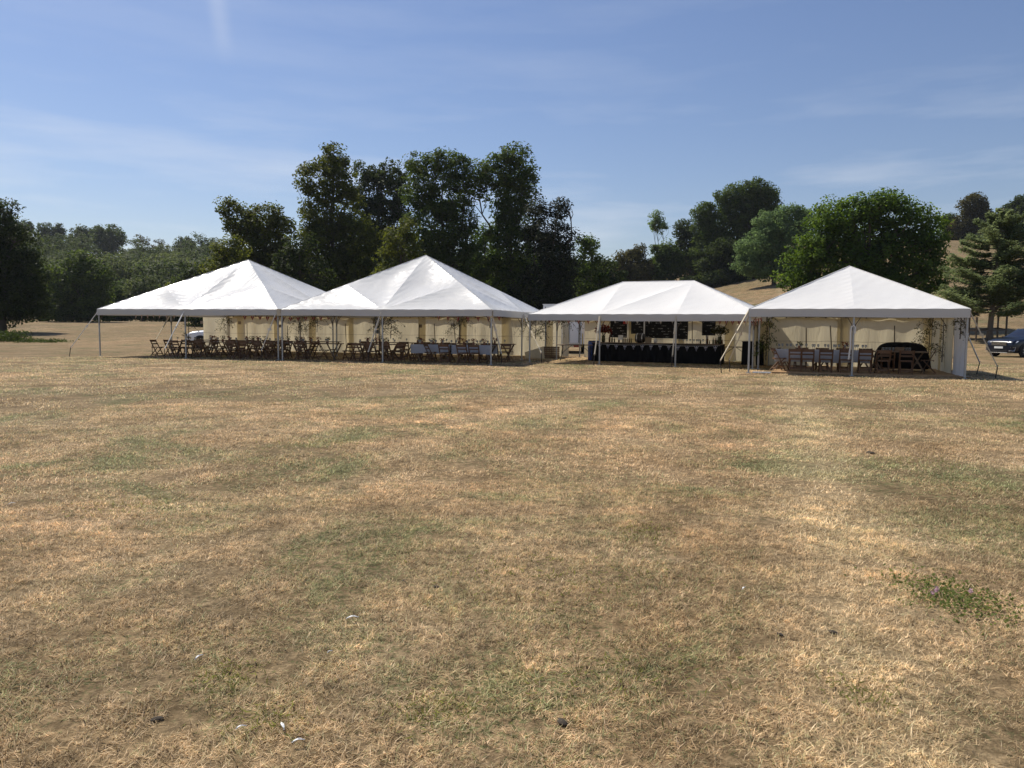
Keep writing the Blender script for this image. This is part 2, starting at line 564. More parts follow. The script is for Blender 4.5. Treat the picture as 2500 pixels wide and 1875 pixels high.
def make_blade_mat(name, gain, green_bias):
    """single blades: brown to pale straw by a random value per blade, some still green where the turf is greener"""
    m, nt, b = new_mat(name)
    N, L = nt.nodes.new, nt.links.new
    at_ = N('ShaderNodeAttribute'); at_.attribute_name = 'tint'
    k1 = N('ShaderNodeMath'); k1.operation = 'MULTIPLY'; k1.inputs[1].default_value = 7.31
    k2 = N('ShaderNodeMath'); k2.operation = 'FRACT'
    L(at_.outputs['Fac'], k1.inputs[0]); L(k1.outputs[0], k2.inputs[0])
    c, noise, ramp = field_colour(nt, pick=k2.outputs[0])
    r = ramp(at_.outputs['Fac'], [(0.0, (0.5, 0.47, 0.42)), (0.35, (2.1, 2.1, 2.08)), (0.7, (3.0, 3.12, 3.25)), (1.0, (3.3, 3.65, 4.2))])
    a = N('ShaderNodeMixRGB'); a.blend_type = 'MULTIPLY'; a.inputs['Fac'].default_value = 1
    L(c, a.inputs['Color1']); L(r.outputs['Color'], a.inputs['Color2'])
    L(a.outputs['Color'], b.inputs['Base Color'])
    b.inputs['Roughness'].default_value = 0.6
    b.inputs['Specular IOR Level'].default_value = 0.25
    tr = N('ShaderNodeBsdfTranslucent'); L(a.outputs['Color'], tr.inputs['Color'])
    ms = N('ShaderNodeMixShader'); ms.inputs['Fac'].default_value = 0.45
    L(b.outputs['BSDF'], ms.inputs[1]); L(tr.outputs['BSDF'], ms.inputs[2])
    L(ms.outputs['Shader'], nt.nodes['Material Output'].inputs['Surface'])
make_blade_mat('dry_blade', 1.0, 0.0)

cloth('roof_gloss', (0.79, 0.78, 0.75), rough=0.25, trans=0.10, wrinkle=0.22, wscale=1.6, spec=0.20, stretch=(1.0, 1.6, 1.6), dirt=0.03)
cloth('roof_matt', (0.87, 0.855, 0.82), rough=0.55, trans=0.12, wrinkle=0.16, wscale=1.6, spec=0.35, dirt=0.02)
cloth('valance_shaded', (0.63, 0.60, 0.54), rough=0.6, trans=0.05, wrinkle=0.3, wscale=2.0, dirt=0.03)  # same white sheet as the roofs, greyed: its shade is put into the colour
cloth('wall_cream', (0.80, 0.71, 0.50), rough=0.85, trans=0.52, wrinkle=0.7, wscale=2.2, stretch=(1.8, 1.0, 0.35), dirt=0.05)
cloth('wall_white', (0.80, 0.80, 0.80), rough=0.7, trans=0.25, wrinkle=0.4, wscale=3.0, stretch=(1.0, 3.0, 0.25), dirt=0.04)
cloth('table_linen', (0.52, 0.53, 0.58), rough=0.85, trans=0.15, wrinkle=0.25, wscale=5.0)
cloth('black_cloth', (0.008, 0.008, 0.009), rough=0.9, trans=0.0, wrinkle=0.3, wscale=4.0, spec=0.15)
cloth('flag_red', (0.42, 0.035, 0.03), rough=0.8, trans=0.3, wrinkle=0.1)
cloth('flag_white', (0.78, 0.76, 0.74), rough=0.8, trans=0.3, wrinkle=0.1)
cloth('flag_blue', (0.03, 0.04, 0.14), rough=0.8, trans=0.2, wrinkle=0.1)
cloth('webbing', (0.66, 0.58, 0.44), rough=0.85, trans=0.1, wrinkle=0.2, wscale=20)
simple('rope_white', (0.80, 0.77, 0.70), 0.8, scale=30)
simple('pole_metal', (0.42, 0.43, 0.44), 0.42, metal=0.85, var=0.15, scale=20)
simple('pole_brown', (0.10, 0.075, 0.05), 0.6, var=0.2, scale=20)
simple('iron_dark', (0.035, 0.03, 0.027), 0.7, metal=0.3, var=0.3, scale=25)
wood('chair_wood', (0.165, 0.085, 0.040))
wood('table_wood', (0.22, 0.15, 0.09), (3, 30, 30))
wood('floor_ply', (0.42, 0.27, 0.14), (2, 14, 20))
wood('crate_wood', (0.20, 0.13, 0.075), (3, 20, 20))
wood('post_wood', (0.13, 0.095, 0.065))
simple('bark', (0.075, 0.06, 0.045), 0.95, var=0.4, scale=3, bump=0.8)
simple('bark_pale', (0.17, 0.14, 0.11), 0.95, var=0.3, scale=3, bump=0.8)
simple('plastic_dark', (0.03, 0.03, 0.032), 0.5)
simple('plastic_blue', (0.02, 0.07, 0.30), 0.4)
simple('paint_white', (0.80, 0.81, 0.82), 0.3, var=0.04, coat=0.4)
simple('paint_navy', (0.006, 0.009, 0.022), 0.3, var=0.06, coat=0.35, spec=0.3)
simple('car_black', (0.01, 0.01, 0.011), 0.5, var=0.1)
simple('rubber', (0.016, 0.016, 0.016), 0.85)
simple('chrome', (0.75, 0.76, 0.78), 0.14, metal=1.0, var=0.03)
simple('alloy', (0.52, 0.53, 0.55), 0.3, metal=0.9, var=0.05)
simple('lamp_lens', (0.72, 0.75, 0.78), 0.08, metal=0.6, var=0.1)
simple('red_lens', (0.30, 0.02, 0.02), 0.3)
simple('yellow_paint', (0.62, 0.42, 0.05), 0.5)
simple('plate_white', (0.78, 0.78, 0.74), 0.5, var=0.03)
simple('paper', (0.74, 0.72, 0.68), 0.8, var=0.03)
simple('paper_brown', (0.28, 0.22, 0.15), 0.8, var=0.1)
simple('poster_red', (0.45, 0.045, 0.035), 0.7, var=0.3, scale=20)
simple('bottle_glass', (0.035, 0.045, 0.02), 0.1, var=0.2)
simple('bottle_brown', (0.09, 0.035, 0.012), 0.12, var=0.2)
simple('terracotta', (0.24, 0.11, 0.06), 0.8)
simple('feather_white', (0.80, 0.80, 0.78), 0.8, var=0.03)
simple('clod_dark', (0.05, 0.038, 0.026), 0.95, var=0.4, scale=30)
simple('slate_mat', (0.17, 0.18, 0.20), 0.8, var=0.1)
foliage('leaf_flower_red', (0.10, 0.02, 0.015), (0.22, 0.06, 0.03))
foliage('leaf_pink', (0.45, 0.30, 0.34), (0.58, 0.42, 0.46))
foliage('leaf_twig', (0.055, 0.065, 0.022), (0.10, 0.10, 0.035))
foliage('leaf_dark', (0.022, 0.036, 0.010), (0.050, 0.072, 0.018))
foliage('leaf_mid', (0.032, 0.058, 0.011), (0.080, 0.118, 0.022))
foliage('leaf_olive', (0.046, 0.064, 0.011), (0.110, 0.128, 0.022))
foliage('leaf_fresh', (0.045, 0.085, 0.014), (0.105, 0.165, 0.028))
foliage('leaf_ash', (0.075, 0.125, 0.045), (0.145, 0.215, 0.080))
foliage('leaf_cedar', (0.10, 0.135, 0.062), (0.19, 0.23, 0.105), trans=0.45)
foliage('leaf_yew', (0.012, 0.018, 0.008), (0.028, 0.036, 0.014), trans=0.15)
foliage('leaf_copper', (0.046, 0.048, 0.014), (0.085, 0.080, 0.024))
foliage('leaf_far', (0.026, 0.046, 0.013), (0.105, 0.130, 0.042))
foliage('leaf_weed', (0.13, 0.14, 0.045), (0.24, 0.25, 0.085))
foliage('leaf_clover', (0.09, 0.125, 0.035), (0.17, 0.20, 0.065), trans=0.4)

def glass_mat():
    m, nt, b = new_mat('drink_glass')
    no = nt.nodes.new('ShaderNodeTexNoise')
    no.inputs['Scale'].default_value = 30
    mr = nt.nodes.new('ShaderNodeMapRange')
    mr.inputs['To Min'].default_value = 0.03
    mr.inputs['To Max'].default_value = 0.12
    nt.links.new(no.outputs['Fac'], mr.inputs['Value'])
    nt.links.new(mr.outputs['Result'], b.inputs['Roughness'])
    b.inputs['Base Color'].default_value = (0.86, 0.88, 0.88, 1)
    b.inputs['Transmission Weight'].default_value = 0.85
    b.inputs['IOR'].default_value = 1.2
glass_mat()

def tinted_glass():
    m, nt, b = new_mat('car_glass')
    no = nt.nodes.new('ShaderNodeTexNoise')
    no.inputs['Scale'].default_value = 3
    rp = nt.nodes.new('ShaderNodeValToRGB')
    rp.color_ramp.elements[0].color = (0.02, 0.025, 0.03, 1)
    rp.color_ramp.elements[1].color = (0.04, 0.05, 0.055, 1)
    nt.links.new(no.outputs['Fac'], rp.inputs['Fac'])
    nt.links.new(rp.outputs['Color'], b.inputs['Base Color'])
    b.inputs['Roughness'].default_value = 0.04
    b.inputs['Coat Weight'].default_value = 1.0
tinted_glass()

def chalk_mat():
    """black board with rows of chalk handwriting too small to read"""
    m, nt, b = new_mat('chalkboard')
    N, L = nt.nodes.new, nt.links.new
    tc = N('ShaderNodeTexCoord')
    sp = N('ShaderNodeSeparateXYZ'); L(tc.outputs['Object'], sp.inputs[0])
    rw = N('ShaderNodeMath'); rw.operation = 'MULTIPLY'; rw.inputs[1].default_value = 7.5
    L(sp.outputs['Z'], rw.inputs[0])
    fr = N('ShaderNodeMath'); fr.operation = 'FRACT'; L(rw.outputs[0], fr.inputs[0])
    row = N('ShaderNodeValToRGB')
    e = row.color_ramp.elements
    e[0].position, e[0].color = 0.28, (0, 0, 0, 1)
    e[1].position, e[1].color = 0.72, (0, 0, 0, 1)
    k = e.new(0.34); k.color = (1, 1, 1, 1)
    k = e.new(0.66); k.color = (1, 1, 1, 1)
    L(fr.outputs[0], row.inputs['Fac'])
    fl = N('ShaderNodeMath'); fl.operation = 'FLOOR'; L(rw.outputs[0], fl.inputs[0])
    cb = N('ShaderNodeCombineXYZ'); L(sp.outputs['X'], cb.inputs[0]); L(fl.outputs[0], cb.inputs[1])
    wd = N('ShaderNodeTexNoise'); wd.inputs['Scale'].default_value = 4.2; wd.inputs['Detail'].default_value = 1
    L(cb.outputs[0], wd.inputs['Vector'])
    wr = N('ShaderNodeValToRGB')
    wr.color_ramp.elements[0].position = 0.50; wr.color_ramp.elements[1].position = 0.56
    L(wd.outputs['Fac'], wr.inputs['Fac'])
    st = N('ShaderNodeTexNoise'); st.inputs['Scale'].default_value = 42; st.inputs['Detail'].default_value = 2
    L(tc.outputs['Object'], st.inputs['Vector'])
    sr = N('ShaderNodeValToRGB')
    sr.color_ramp.elements[0].position = 0.50; sr.color_ramp.elements[1].position = 0.58
    L(st.outputs['Fac'], sr.inputs['Fac'])
    a = N('ShaderNodeMath'); a.operation = 'MULTIPLY'; L(row.outputs['Color'], a.inputs[0]); L(wr.outputs['Color'], a.inputs[1])
    a2 = N('ShaderNodeMath'); a2.operation = 'MULTIPLY'; L(a.outputs[0], a2.inputs[0]); L(sr.outputs['Color'], a2.inputs[1])
    mx = N('ShaderNodeMixRGB')
    mx.inputs['Color1'].default_value = (0.006, 0.006, 0.006, 1)
    mx.inputs['Color2'].default_value = (0.42, 0.42, 0.40, 1)
    L(a2.outputs[0], mx.inputs['Fac']); L(mx.outputs['Color'], b.inputs['Base Color'])
    b.inputs['Roughness'].default_value = 0.85
chalk_mat()
# ------------------------------------------------------------------ the ground
from mathutils import noise as mnoise

def axis(breaks):
    out = []
    for a, b, s in breaks:
        out += list(np.arange(a, b, s))
    out.append(breaks[-1][1])
    return np.array(out)
gx = axis([(-880, -400, 48), (-400, -120, 10), (-120, -40, 4), (-40, 40, 1.0), (40, 120, 4), (120, 400, 10), (400, 880, 48)])
gy = axis([(-70, -4, 8), (-4, 50, 1.0), (50, 120, 3), (120, 400, 8), (400, 1380, 49)])
GX, GY = np.meshgrid(gx, gy)
GZ = terrain(GX, GY)
gv = np.stack([GX.ravel(), GY.ravel(), GZ.ravel()], axis=1)
nx_, ny_ = len(gx), len(gy)
gf = [(j * nx_ + i, j * nx_ + i + 1, (j + 1) * nx_ + i + 1, (j + 1) * nx_ + i) for j in range(ny_ - 1) for i in range(nx_ - 1)]
gme = bpy.data.meshes.new('ground')
gme.from_pydata(gv.tolist(), [], gf)
gme.materials.append(mat('parched_turf'))
gme.polygons.foreach_set('use_smooth', [True] * len(gf))
tag(link('ground', gme), kind='structure')

# ------------------------------------------------------------------ marquees
class Frame:
    """placing things in a marquee: u runs along its open front, v goes in from the front"""
    def __init__(self, loc, rz):
        self.loc = Vector((loc[0], loc[1], 0.0))
        self.rz = rz
        self.e = Vector((math.cos(rz), math.sin(rz), 0))
        self.n = Vector((-math.sin(rz), math.cos(rz), 0))
    def w(self, u, v, z=0.0):
        return self.loc + self.e * u + self.n * v + Vector((0, 0, z))
    def l(self, p):
        d = Vector(p) - self.loc
        return Vector((d.dot(self.e), d.dot(self.n), p[2]))
    def u_at(self, px, v, py=850):
        r = ray(px, py).x
        b = self.loc + self.n * v
        return (r * b.y - b.x) / (self.e.x - r * self.e.y)
    def z_at(self, px, py, v):
        u = self.u_at(px, v, py)
        p = self.w(u, v)
        return CAM_H + ray(px, py).z * p.y

def cloth_tri(mb, a, b, c, n, sag, rough, mi=0):
    a, b, c = Vector(a), Vector(b), Vector(c)
    nr = (b - a).cross(c - a).normalized()
    if nr.z < 0:
        nr = -nr
    idx, vs = {}, []
    for i in range(n + 1):
        for j in range(n + 1 - i):
            u, v = i / n, j / n
            w = 1 - u - v
            p = a * w + b * u + c * v
            edge = min(1.0, 7 * max(0.0, min(u, v, w)))
            d = -sag * 20 * u * v * w * (1 + 0.25 * (u - v))
            q = p * 0.9
            d += edge * rough * (mnoise.noise(q * 1.3) * 0.7 + mnoise.noise(Vector((q.x * 4.0, q.y * 4.0, q.z * 9.0))) * 0.45)
            # gathers running in from the edge where the sheet is pulled tight
            m = max(0.0, min(u, v, w))
            d += rough * 0.8 * math.exp(-m * 16) * min(1, m * 40) * math.sin((u - v) * 38 + 3 * mnoise.noise(p))
            idx[(i, j)] = len(vs)
            vs.append(p + nr * d)
    fs = []
    for i in range(n):
        for j in range(n - i):
            fs.append((idx[(i, j)], idx[(i + 1, j)], idx[(i, j + 1)]))
            if j < n - i - 1:
                fs.append((idx[(i + 1, j)], idx[(i + 1, j + 1)], idx[(i, j + 1)]))
    mb.add(vs, fs, mi)

def wall_panel(fr_root, name, p, q, z0, z1, matn, pleat=0.03, k=7.0, seed=0.0, lift=0.0, seam=True):
    """one hanging sheet of wall between local points p and q"""
    p, q = Vector((*p, 0)), Vector((*q, 0))
    d = q - p
    L = d.length
    nn = Vector((-d.y, d.x, 0)).normalized()
    def fn(s, t):
        x = p + d * s
        hang = 0.35 + 0.65 * (1 - t)
        off = pleat * hang * (math.sin(s * L * k + seed) + 0.6 * math.sin(s * L * k * 0.43 + 2 * seed + (1 - t) * 1.5)
                              + 0.8 * mnoise.noise(Vector((s * L * 1.2 + seed * 7, (1 - t) * 2.0, seed))))
        z = z0 + (z1 - z0) * t + (1 - t) * lift * mnoise.noise(Vector((s * L * 2, seed, 0)))
        return x + nn * off + Vector((0, 0, z))
    mb = MB()
    mb.grid(fn, max(8, int(L * 14)), 14)
    o = mb.build(name, matn, fr_root, smooth=True)
    if seam:
        s = MB()
        pts = [fn(i / 24, 0.47) + nn * -0.012 for i in range(25)]
        s.tube(pts, 0.006, 4)
        s.build('seam', 'paper_brown', o)
    return o

def stake_and_rope(root, fr, top, stake_px, lean=(0.0, 0.0), strap=0.05, m='webbing', h=0.42):
    """guy strap from a local top point to a stake given by the photo pixel of its foot"""
    b = fr.l(ground_at(*stake_px))
    head = Vector((b.x - lean[0], b.y - lean[1], h))
    top = Vector(top)
    mb = MB()
    mid = top.lerp(head, 0.42)
    mb.bar(top, mid, strap * 1.25, 0.03)
    mb.bar(mid, head, strap * 0.75, 0.028)
    mb.box(mid, (strap * 1.6, 0.03, 0.09))
    o = mb.build('guy_rope', m, root)
    s = MB()
    s.tube([Vector((b.x, b.y, -0.15)), head + (head - Vector((b.x, b.y, 0))).normalized() * 0.05], 0.016, 6)
    s.build('stake', 'iron_dark', o)

def marquee(label, loc, rz, W, D, eave, peak, nx, ny, roof_mat, sag, rough, ridge=0.0, val=0.27, group='white frame marquees in a row'):
    fr = Frame(loc, rz)
    root = thing('marquee', label, 'marquee', (loc[0], loc[1], 0), rz, group)
    o = 0.05
    FL, FR_, BR, BL = Vector((-o, -o, eave)), Vector((W + o, -o, eave)), Vector((W + o, D + o, eave)), Vector((-o, D + o, eave))
    if ridge <= 0:
        A = B = Vector((W / 2, D / 2, peak))
    else:
        A, B = Vector((W / 2 - ridge / 2, D / 2, peak)), Vector((W / 2 + ridge / 2, D / 2, peak))
    mb = MB()
    def hipmid(c, t, k=0.43):
        p = c.lerp(t, k)
        return p + Vector((0, 0, 0.02))
    def face(c0, c1, t0, t1):
        m = (c0 + c1) / 2
        if (t0 - t1).length < 0.01:
            h0, h1 = hipmid(c0, t0), hipmid(c1, t0)
            if nx > 1 and roof_mat == 'roof_gloss':
                cloth_tri(mb, c0, m, h0, 34, sag * 0.7, rough)
                cloth_tri(mb, h0, m, t0, 40, sag, rough)
                cloth_tri(mb, m, h1, t0, 40, sag, rough)
                cloth_tri(mb, m, c1, h1, 34, sag * 0.7, rough)
            else:
                cloth_tri(mb, c0, m, t0, 40, sag, rough)
                cloth_tri(mb, m, c1, t0, 40, sag, rough)
        else:
            a0 = c0.lerp(c1, 1 / 3)
            a1 = c0.lerp(c1, 2 / 3)
            cloth_tri(mb, c0, a0, t0, 34, sag, rough)
            cloth_tri(mb, a0, t1, t0, 34, sag, rough)
            cloth_tri(mb, a0, a1, t1, 34, sag, rough)
            cloth_tri(mb, a1, c1, t1, 34, sag, rough)
    face(FL, FR_, A, B)
    face(FR_, BR, B, B)
    face(BR, BL, B, A)
    face(BL, FL, A, A)
    roof = mb.build('roof', roof_mat, root, smooth=True)
    # seams taped along the hips
    s = MB()
    for c, t in ((FL, A), (FR_, B), (BR, B), (BL, A)):
        s.tube([c + Vector((0, 0, 0.004)), c.lerp(t, 0.5) + Vector((0, 0, 0.01)), t + Vector((0, 0, 0.012))], 0.012, 5)
    if ridge > 0:
        s.tube([A + Vector((0, 0, 0.01)), B + Vector((0, 0, 0.01))], 0.012, 5)
    s.build('hip_seam', roof_mat, roof)
    # valances
    for i, (p, q) in enumerate(((FL, FR_), (FR_, BR), (BR, BL), (BL, FL))):
        d = q - p
        L = d.length
        nn = Vector((d.y, -d.x, 0)).normalized()
        def fn(s_, t, p=p, d=d, nn=nn, L=L, i=i):
            sc_ = 0.02 * math.sin(s_ * L * 3.3 + i) * 0.5 + 0.012 * mnoise.noise(Vector((s_ * L * 1.7, i * 9.0, t)))
            z = -val * (1 - t) + (0.012 * abs(math.sin(s_ * L * math.pi / 0.75)) if t > 0.99 else 0) + (1 - t) * 0.012 * math.sin(s_ * L * 0.9 + i)
            return p + d * s_ + nn * (0.012 + sc_ + 0.03 * (1 - t)) + Vector((0, 0, z))
        v = MB()
        v.grid(fn, int(L * 10), 4)
        v.build('valance', 'valance_shaded', root, smooth=True)
    # frame
    spots = []
    for i in range(nx + 1):
        spots.append((W * i / nx, 0.0)); spots.append((W * i / nx, D))
    for j in range(1, ny):
        spots.append((0.0, D * j / ny)); spots.append((W, D * j / ny))
    for (u, v) in spots:
        p = MB()
        p.tube([(u, v, 0.01), (u, v, eave - 0.05)], 0.034, 10)
        p.box((u, v, 0.012), (0.16, 0.16, 0.016))
        po = p.build('pole', 'pole_metal', root)
        k = MB()
        def brace(du, dv):
            pts = [(u, v, eave - 0.85), (u + du * 0.06, v + dv * 0.06, eave - 0.5), (u + du * 0.22, v + dv * 0.22, eave - 0.24), (u + du * 0.5, v + dv * 0.5, eave - 0.07)]
            k.tube(pts, 0.014, 5)
        if u > 0.01: brace(-1, 0)
        if u < W - 0.01: brace(1, 0)
        if v > 0.01 and (u < 0.01 or u > W - 0.01): brace(0, -1)
        if v < D - 0.01 and (u < 0.01 or u > W - 0.01): brace(0, 1)
        k.build('brace', 'pole_brown', po)
    r = MB()
    z = eave - 0.05
    for p, q in (((0, 0, z), (W, 0, z)), ((W, 0, z), (W, D, z)), ((W, D, z), (0, D, z)), ((0, D, z), (0, 0, z))):
        r.tube([p, q], 0.026, 8)
    r.build('eave_rail', 'pole_metal', root)
    r = MB()
    for c, t in ((FL, A), (FR_, B), (BR, B), (BL, A)):
        r.tube([c - Vector((0, 0, 0.08)), t - Vector((0, 0, 0.12))], 0.028, 8)
    if ridge > 0:
        r.tube([A - Vector((0, 0, 0.12)), B - Vector((0, 0, 0.12))], 0.028, 8)
    r.build('rafter', 'pole_metal', root)
    return root, fr

RZ12 = R(-15.5)
T1, F1 = marquee('leftmost white marquee over long wooden dining tables, glossy wrinkled roof', (-19.25, 35.4), RZ12, 9.45, 9.6, 2.2, 4.8, 2, 2, 'roof_gloss', 0.20, 0.022)
T2, F2 = marquee('tallest white marquee, second from left, glossy roof above linen-covered tables', (-9.95, 32.82), RZ12, 9.45, 9.6, 2.2, 4.86, 2, 2, 'roof_gloss', 0.20, 0.022)
T3, F3 = marquee('white marquee with a flat ridge sheltering the black bar counter', (0.75, 32.65), R(-25), 9.45, 6.3, 2.07, 3.56, 3, 2, 'roof_matt', 0.09, 0.012, ridge=3.15)
T4, F4 = marquee('rightmost and nearest white marquee with a single peak and plywood floor', (8.12, 26.0), R(-20), 6.5, 6.3, 2.2, 3.82, 2, 2, 'roof_matt', 0.06, 0.012)

# canvas walls hung behind the tables; neighbouring sheets overlap at the poles
def back_walls(root, fr, u0, u1, D, eave, step=2.36, first=0.0, mats='wall_cream'):
    k = 0
    u = u0
    while u < u1 - 0.05:
        e = min(u + step + 0.42, u1)
        wall_panel(root, 'wall_panel', (u, D - 0.03 - 0.035 * (k % 2)), (e, D - 0.03 - 0.035 * (k % 2)), 0.03, eave - 0.06, mats, pleat=0.034, k=5.5 + (k % 3), seed=first + k * 1.7, lift=0.05)
        u += step
        k += 1
back_walls(T1, F1, -1.75, 9.45, 9.62, 2.2, first=0.3)
back_walls(T2, F2, 0.0, 10.3, 9.62, 2.2, first=2.1)
back_walls(T3, F3, 0.25, 9.45, 6.32, 2.07, step=2.3, first=4.0)
back_walls(T4, F4, 0.0, 6.5, 6.32, 2.2, step=3.1, first=6.0)
# right side of the near marquee, and a short return at its left back
wall_panel(T4, 'wall_panel', (6.52, 0.02), (6.52, 2.2), 0.03, 2.13, 'wall_white', pleat=0.035, k=11, seed=0.4, seam=False)
wall_panel(T4, 'wall_panel', (6.48, 1.9), (6.48, 4.3), 0.03, 2.13, 'wall_cream', pleat=0.035, k=10, seed=1.4, seam=False)
wall_panel(T4, 'wall_panel', (6.52, 4.1), (6.52, 6.3), 0.03, 2.13, 'wall_cream', pleat=0.035, k=10, seed=2.4, seam=False)
wall_panel(T4, 'wall_panel', (0.0, 3.6), (0.0, 6.3), 0.03, 2.13, 'wall_cream', pleat=0.04, k=9, seed=3.1, seam=False)
wall_panel(T3, 'wall_panel', (9.45, 2.6), (9.45, 6.3), 0.03, 2.0, 'wall_cream', pleat=0.04, k=9, seed=5.1, seam=False)
# wall sheet gathered at the open corner behind the crates
wall_panel(T2, 'wall_panel', (10.32, 9.6), (10.75, 9.3), 0.03, 2.05, 'wall_cream', pleat=0.06, k=30, seed=0.9, seam=False)

# thin wall struts that stand against the canvas
def wall_strut(root, fr, px0, py0, px1, py1, v):
    a = Vector((fr.u_at(px0, v, py0), v, fr.z_at(px0, py0, v)))
    b = Vector((fr.u_at(px1, v, py1), v, max(0.02, fr.z_at(px1, py1, v))))
    MB().tube([a, b], 0.02, 6).build('wall_strut', 'pole_brown', root)
for q in ((603, 790, 604, 860), (702, 795, 703, 862), (843, 790, 846, 862), (1023, 790, 1023, 862), (1060, 790, 1064, 865), (1108, 785, 1114, 865), (1203, 795, 1203, 865)):
    wall_strut(T1 if q[0] < 740 else T2, F1 if q[0] < 740 else F2, *q, 9.35)
for q in ((1968, 800, 1969, 868), (2027, 795, 2031, 868), (2184, 795, 2184, 868)):
    wall_strut(T4, F4, *q, 6.05)
wall_strut(T3, F3, 1690, 782, 1690, 862, 5.95)

# dark rails that carry the walls, with their hooks
for root_, W_, D_, z_ in ((T1, 9.45, 9.5, 2.03), (T2, 9.45, 9.5, 2.03), (T3, 9.45, 6.2, 1.93), (T4, 6.5, 6.15, 2.02)):
    o_ = MB().tube([(0.05, D_, z_), (W_ - 0.05, D_, z_)], 0.02, 6).build('wall_rail', 'pole_brown', root_)
    hk = MB().box((0, 0, 0), (0.05, 0.05, 0.09)).mesh('hook', 'pole_brown')
    for i in range(int(W_ / 0.75)):
        h_ = link('hook', hk, o_)
        h_.location = (0.4 + 0.75 * i, D_, z_ - 0.005)

# gutter between the two dining marquees
g = MB()
g.grid(lambda s, t: Vector((9.45 + 0.07 * math.sin((t - 0.5) * math.pi) + 0.1, -0.06 + 9.7 * s, 2.16 - 0.08 * math.cos((t - 0.5) * math.pi))), 20, 6)
g.box((9.55, -0.08, 2.07), (0.2, 0.03, 0.3))
g.build('gutter', 'webbing', T1)
g = MB()
g.box((9.46, -0.02, 2.02), (0.16, 0.03, 0.3), rz=0.2)
g.build('gutter', 'webbing', T2)

# guy straps with their stakes
stake_and_rope(T1, F1, (0, -0.03, 2.12), (168, 871), (-0.12, 0.0), m='rope_white', strap=0.055)
stake_and_rope(T1, F1, (0, 4.8, 2.1), (372, 866), (0, 0), m='webbing')
stake_and_rope(T1, F1, (4.72, -0.06, 2.1), (402, 877), (0, 0), m='rope_white', strap=0.04)
stake_and_rope(T1, F1, (9.4, -0.1, 2.0), (641, 880), (0.05, 0), m='rope_white', strap=0.1)
stake_and_rope(T2, F2, (4.7, -0.06, 2.1), (899, 884), (0, 0), m='rope_white', strap=0.06)
stake_and_rope(T2, F2, (9.45, -0.06, 2.1), (1224, 888), (0, 0), m='rope_white', strap=0.06)
stake_and_rope(T2, F2, (9.5, 4.8, 2.1), (1322, 887), (0, 0), m='webbing', strap=0.07)
stake_and_rope(T3, F3, (3.15, -0.06, 2.0), (1449, 893), (-0.03, 0), m='webbing', strap=0.06)
stake_and_rope(T3, F3, (6.3, -0.06, 2.0), (1639, 897), (-0.03, 0), m='webbing', strap=0.06)
stake_and_rope(T4, F4, (-0.05, -0.02, 2.15), (1763, 912), (0.08, 0), m='webbing', strap=0.06)
stake_and_rope(T4, F4, (-0.05, 0.5, 2.0), (1783, 908), (0.05, 0), m='webbing', strap=0.06)
stake_and_rope(T4, F4, (6.55, -0.02, 2.1), (2428, 928), (-0.06, 0), m='webbing', strap=0.07)
stake_and_rope(T4, F4, (6.55, 1.8, 2.1), (2382, 914), (-0.1, 0), m='rope_white', strap=0.05)
# rope hanging loose down the middle front pole of the near marquee
h = MB()
h.tube([(3.13, -0.07, 0.55), (3.17, -0.08, 1.0), (3.16, -0.07, 1.45), (3.18, -0.07, 1.62), (3.24, -0.08, 1.66), (3.3, -0.08, 1.6), (3.29, -0.07, 1.4)], 0.026, 6)
h.build('hanging_strap', 'rope_white', T4)

# plywood floor of the near marquee, laid in boards
fl = thing('wooden_floor', 'plywood board floor under the tables of the rightmost marquee', 'floor', (F4.loc.x, F4.loc.y, 0), F4.rz)
for i in range(5):
    for j in range(2):
        b = MB()
        b.box((0.75 + 1.2 * i + 0.6, 0.35 + 1.22 + 2.46 * j, 0.035), (1.19, 2.44, 0.05))
        b.build('board', 'floor_ply', fl)
FLOOR = 0.06

# ------------------------------------------------------------------ trees
def limb(mb, p, q, r0, r1, bend=0.12, n=5):
    p, q = Vector(p), Vector(q)
    L = (q - p).length
    off = Vector((rng.normal() * bend * L, rng.normal() * bend * L, 0))
    pts, rad = [], []
    for i in range(n):
        t = i / (n - 1)
        pts.append(p.lerp(q, t) + off * math.sin(t * math.pi))
        rad.append(r0 + (r1 - r0) * t)
    mb.tube(pts, rad, 6)
    return pts

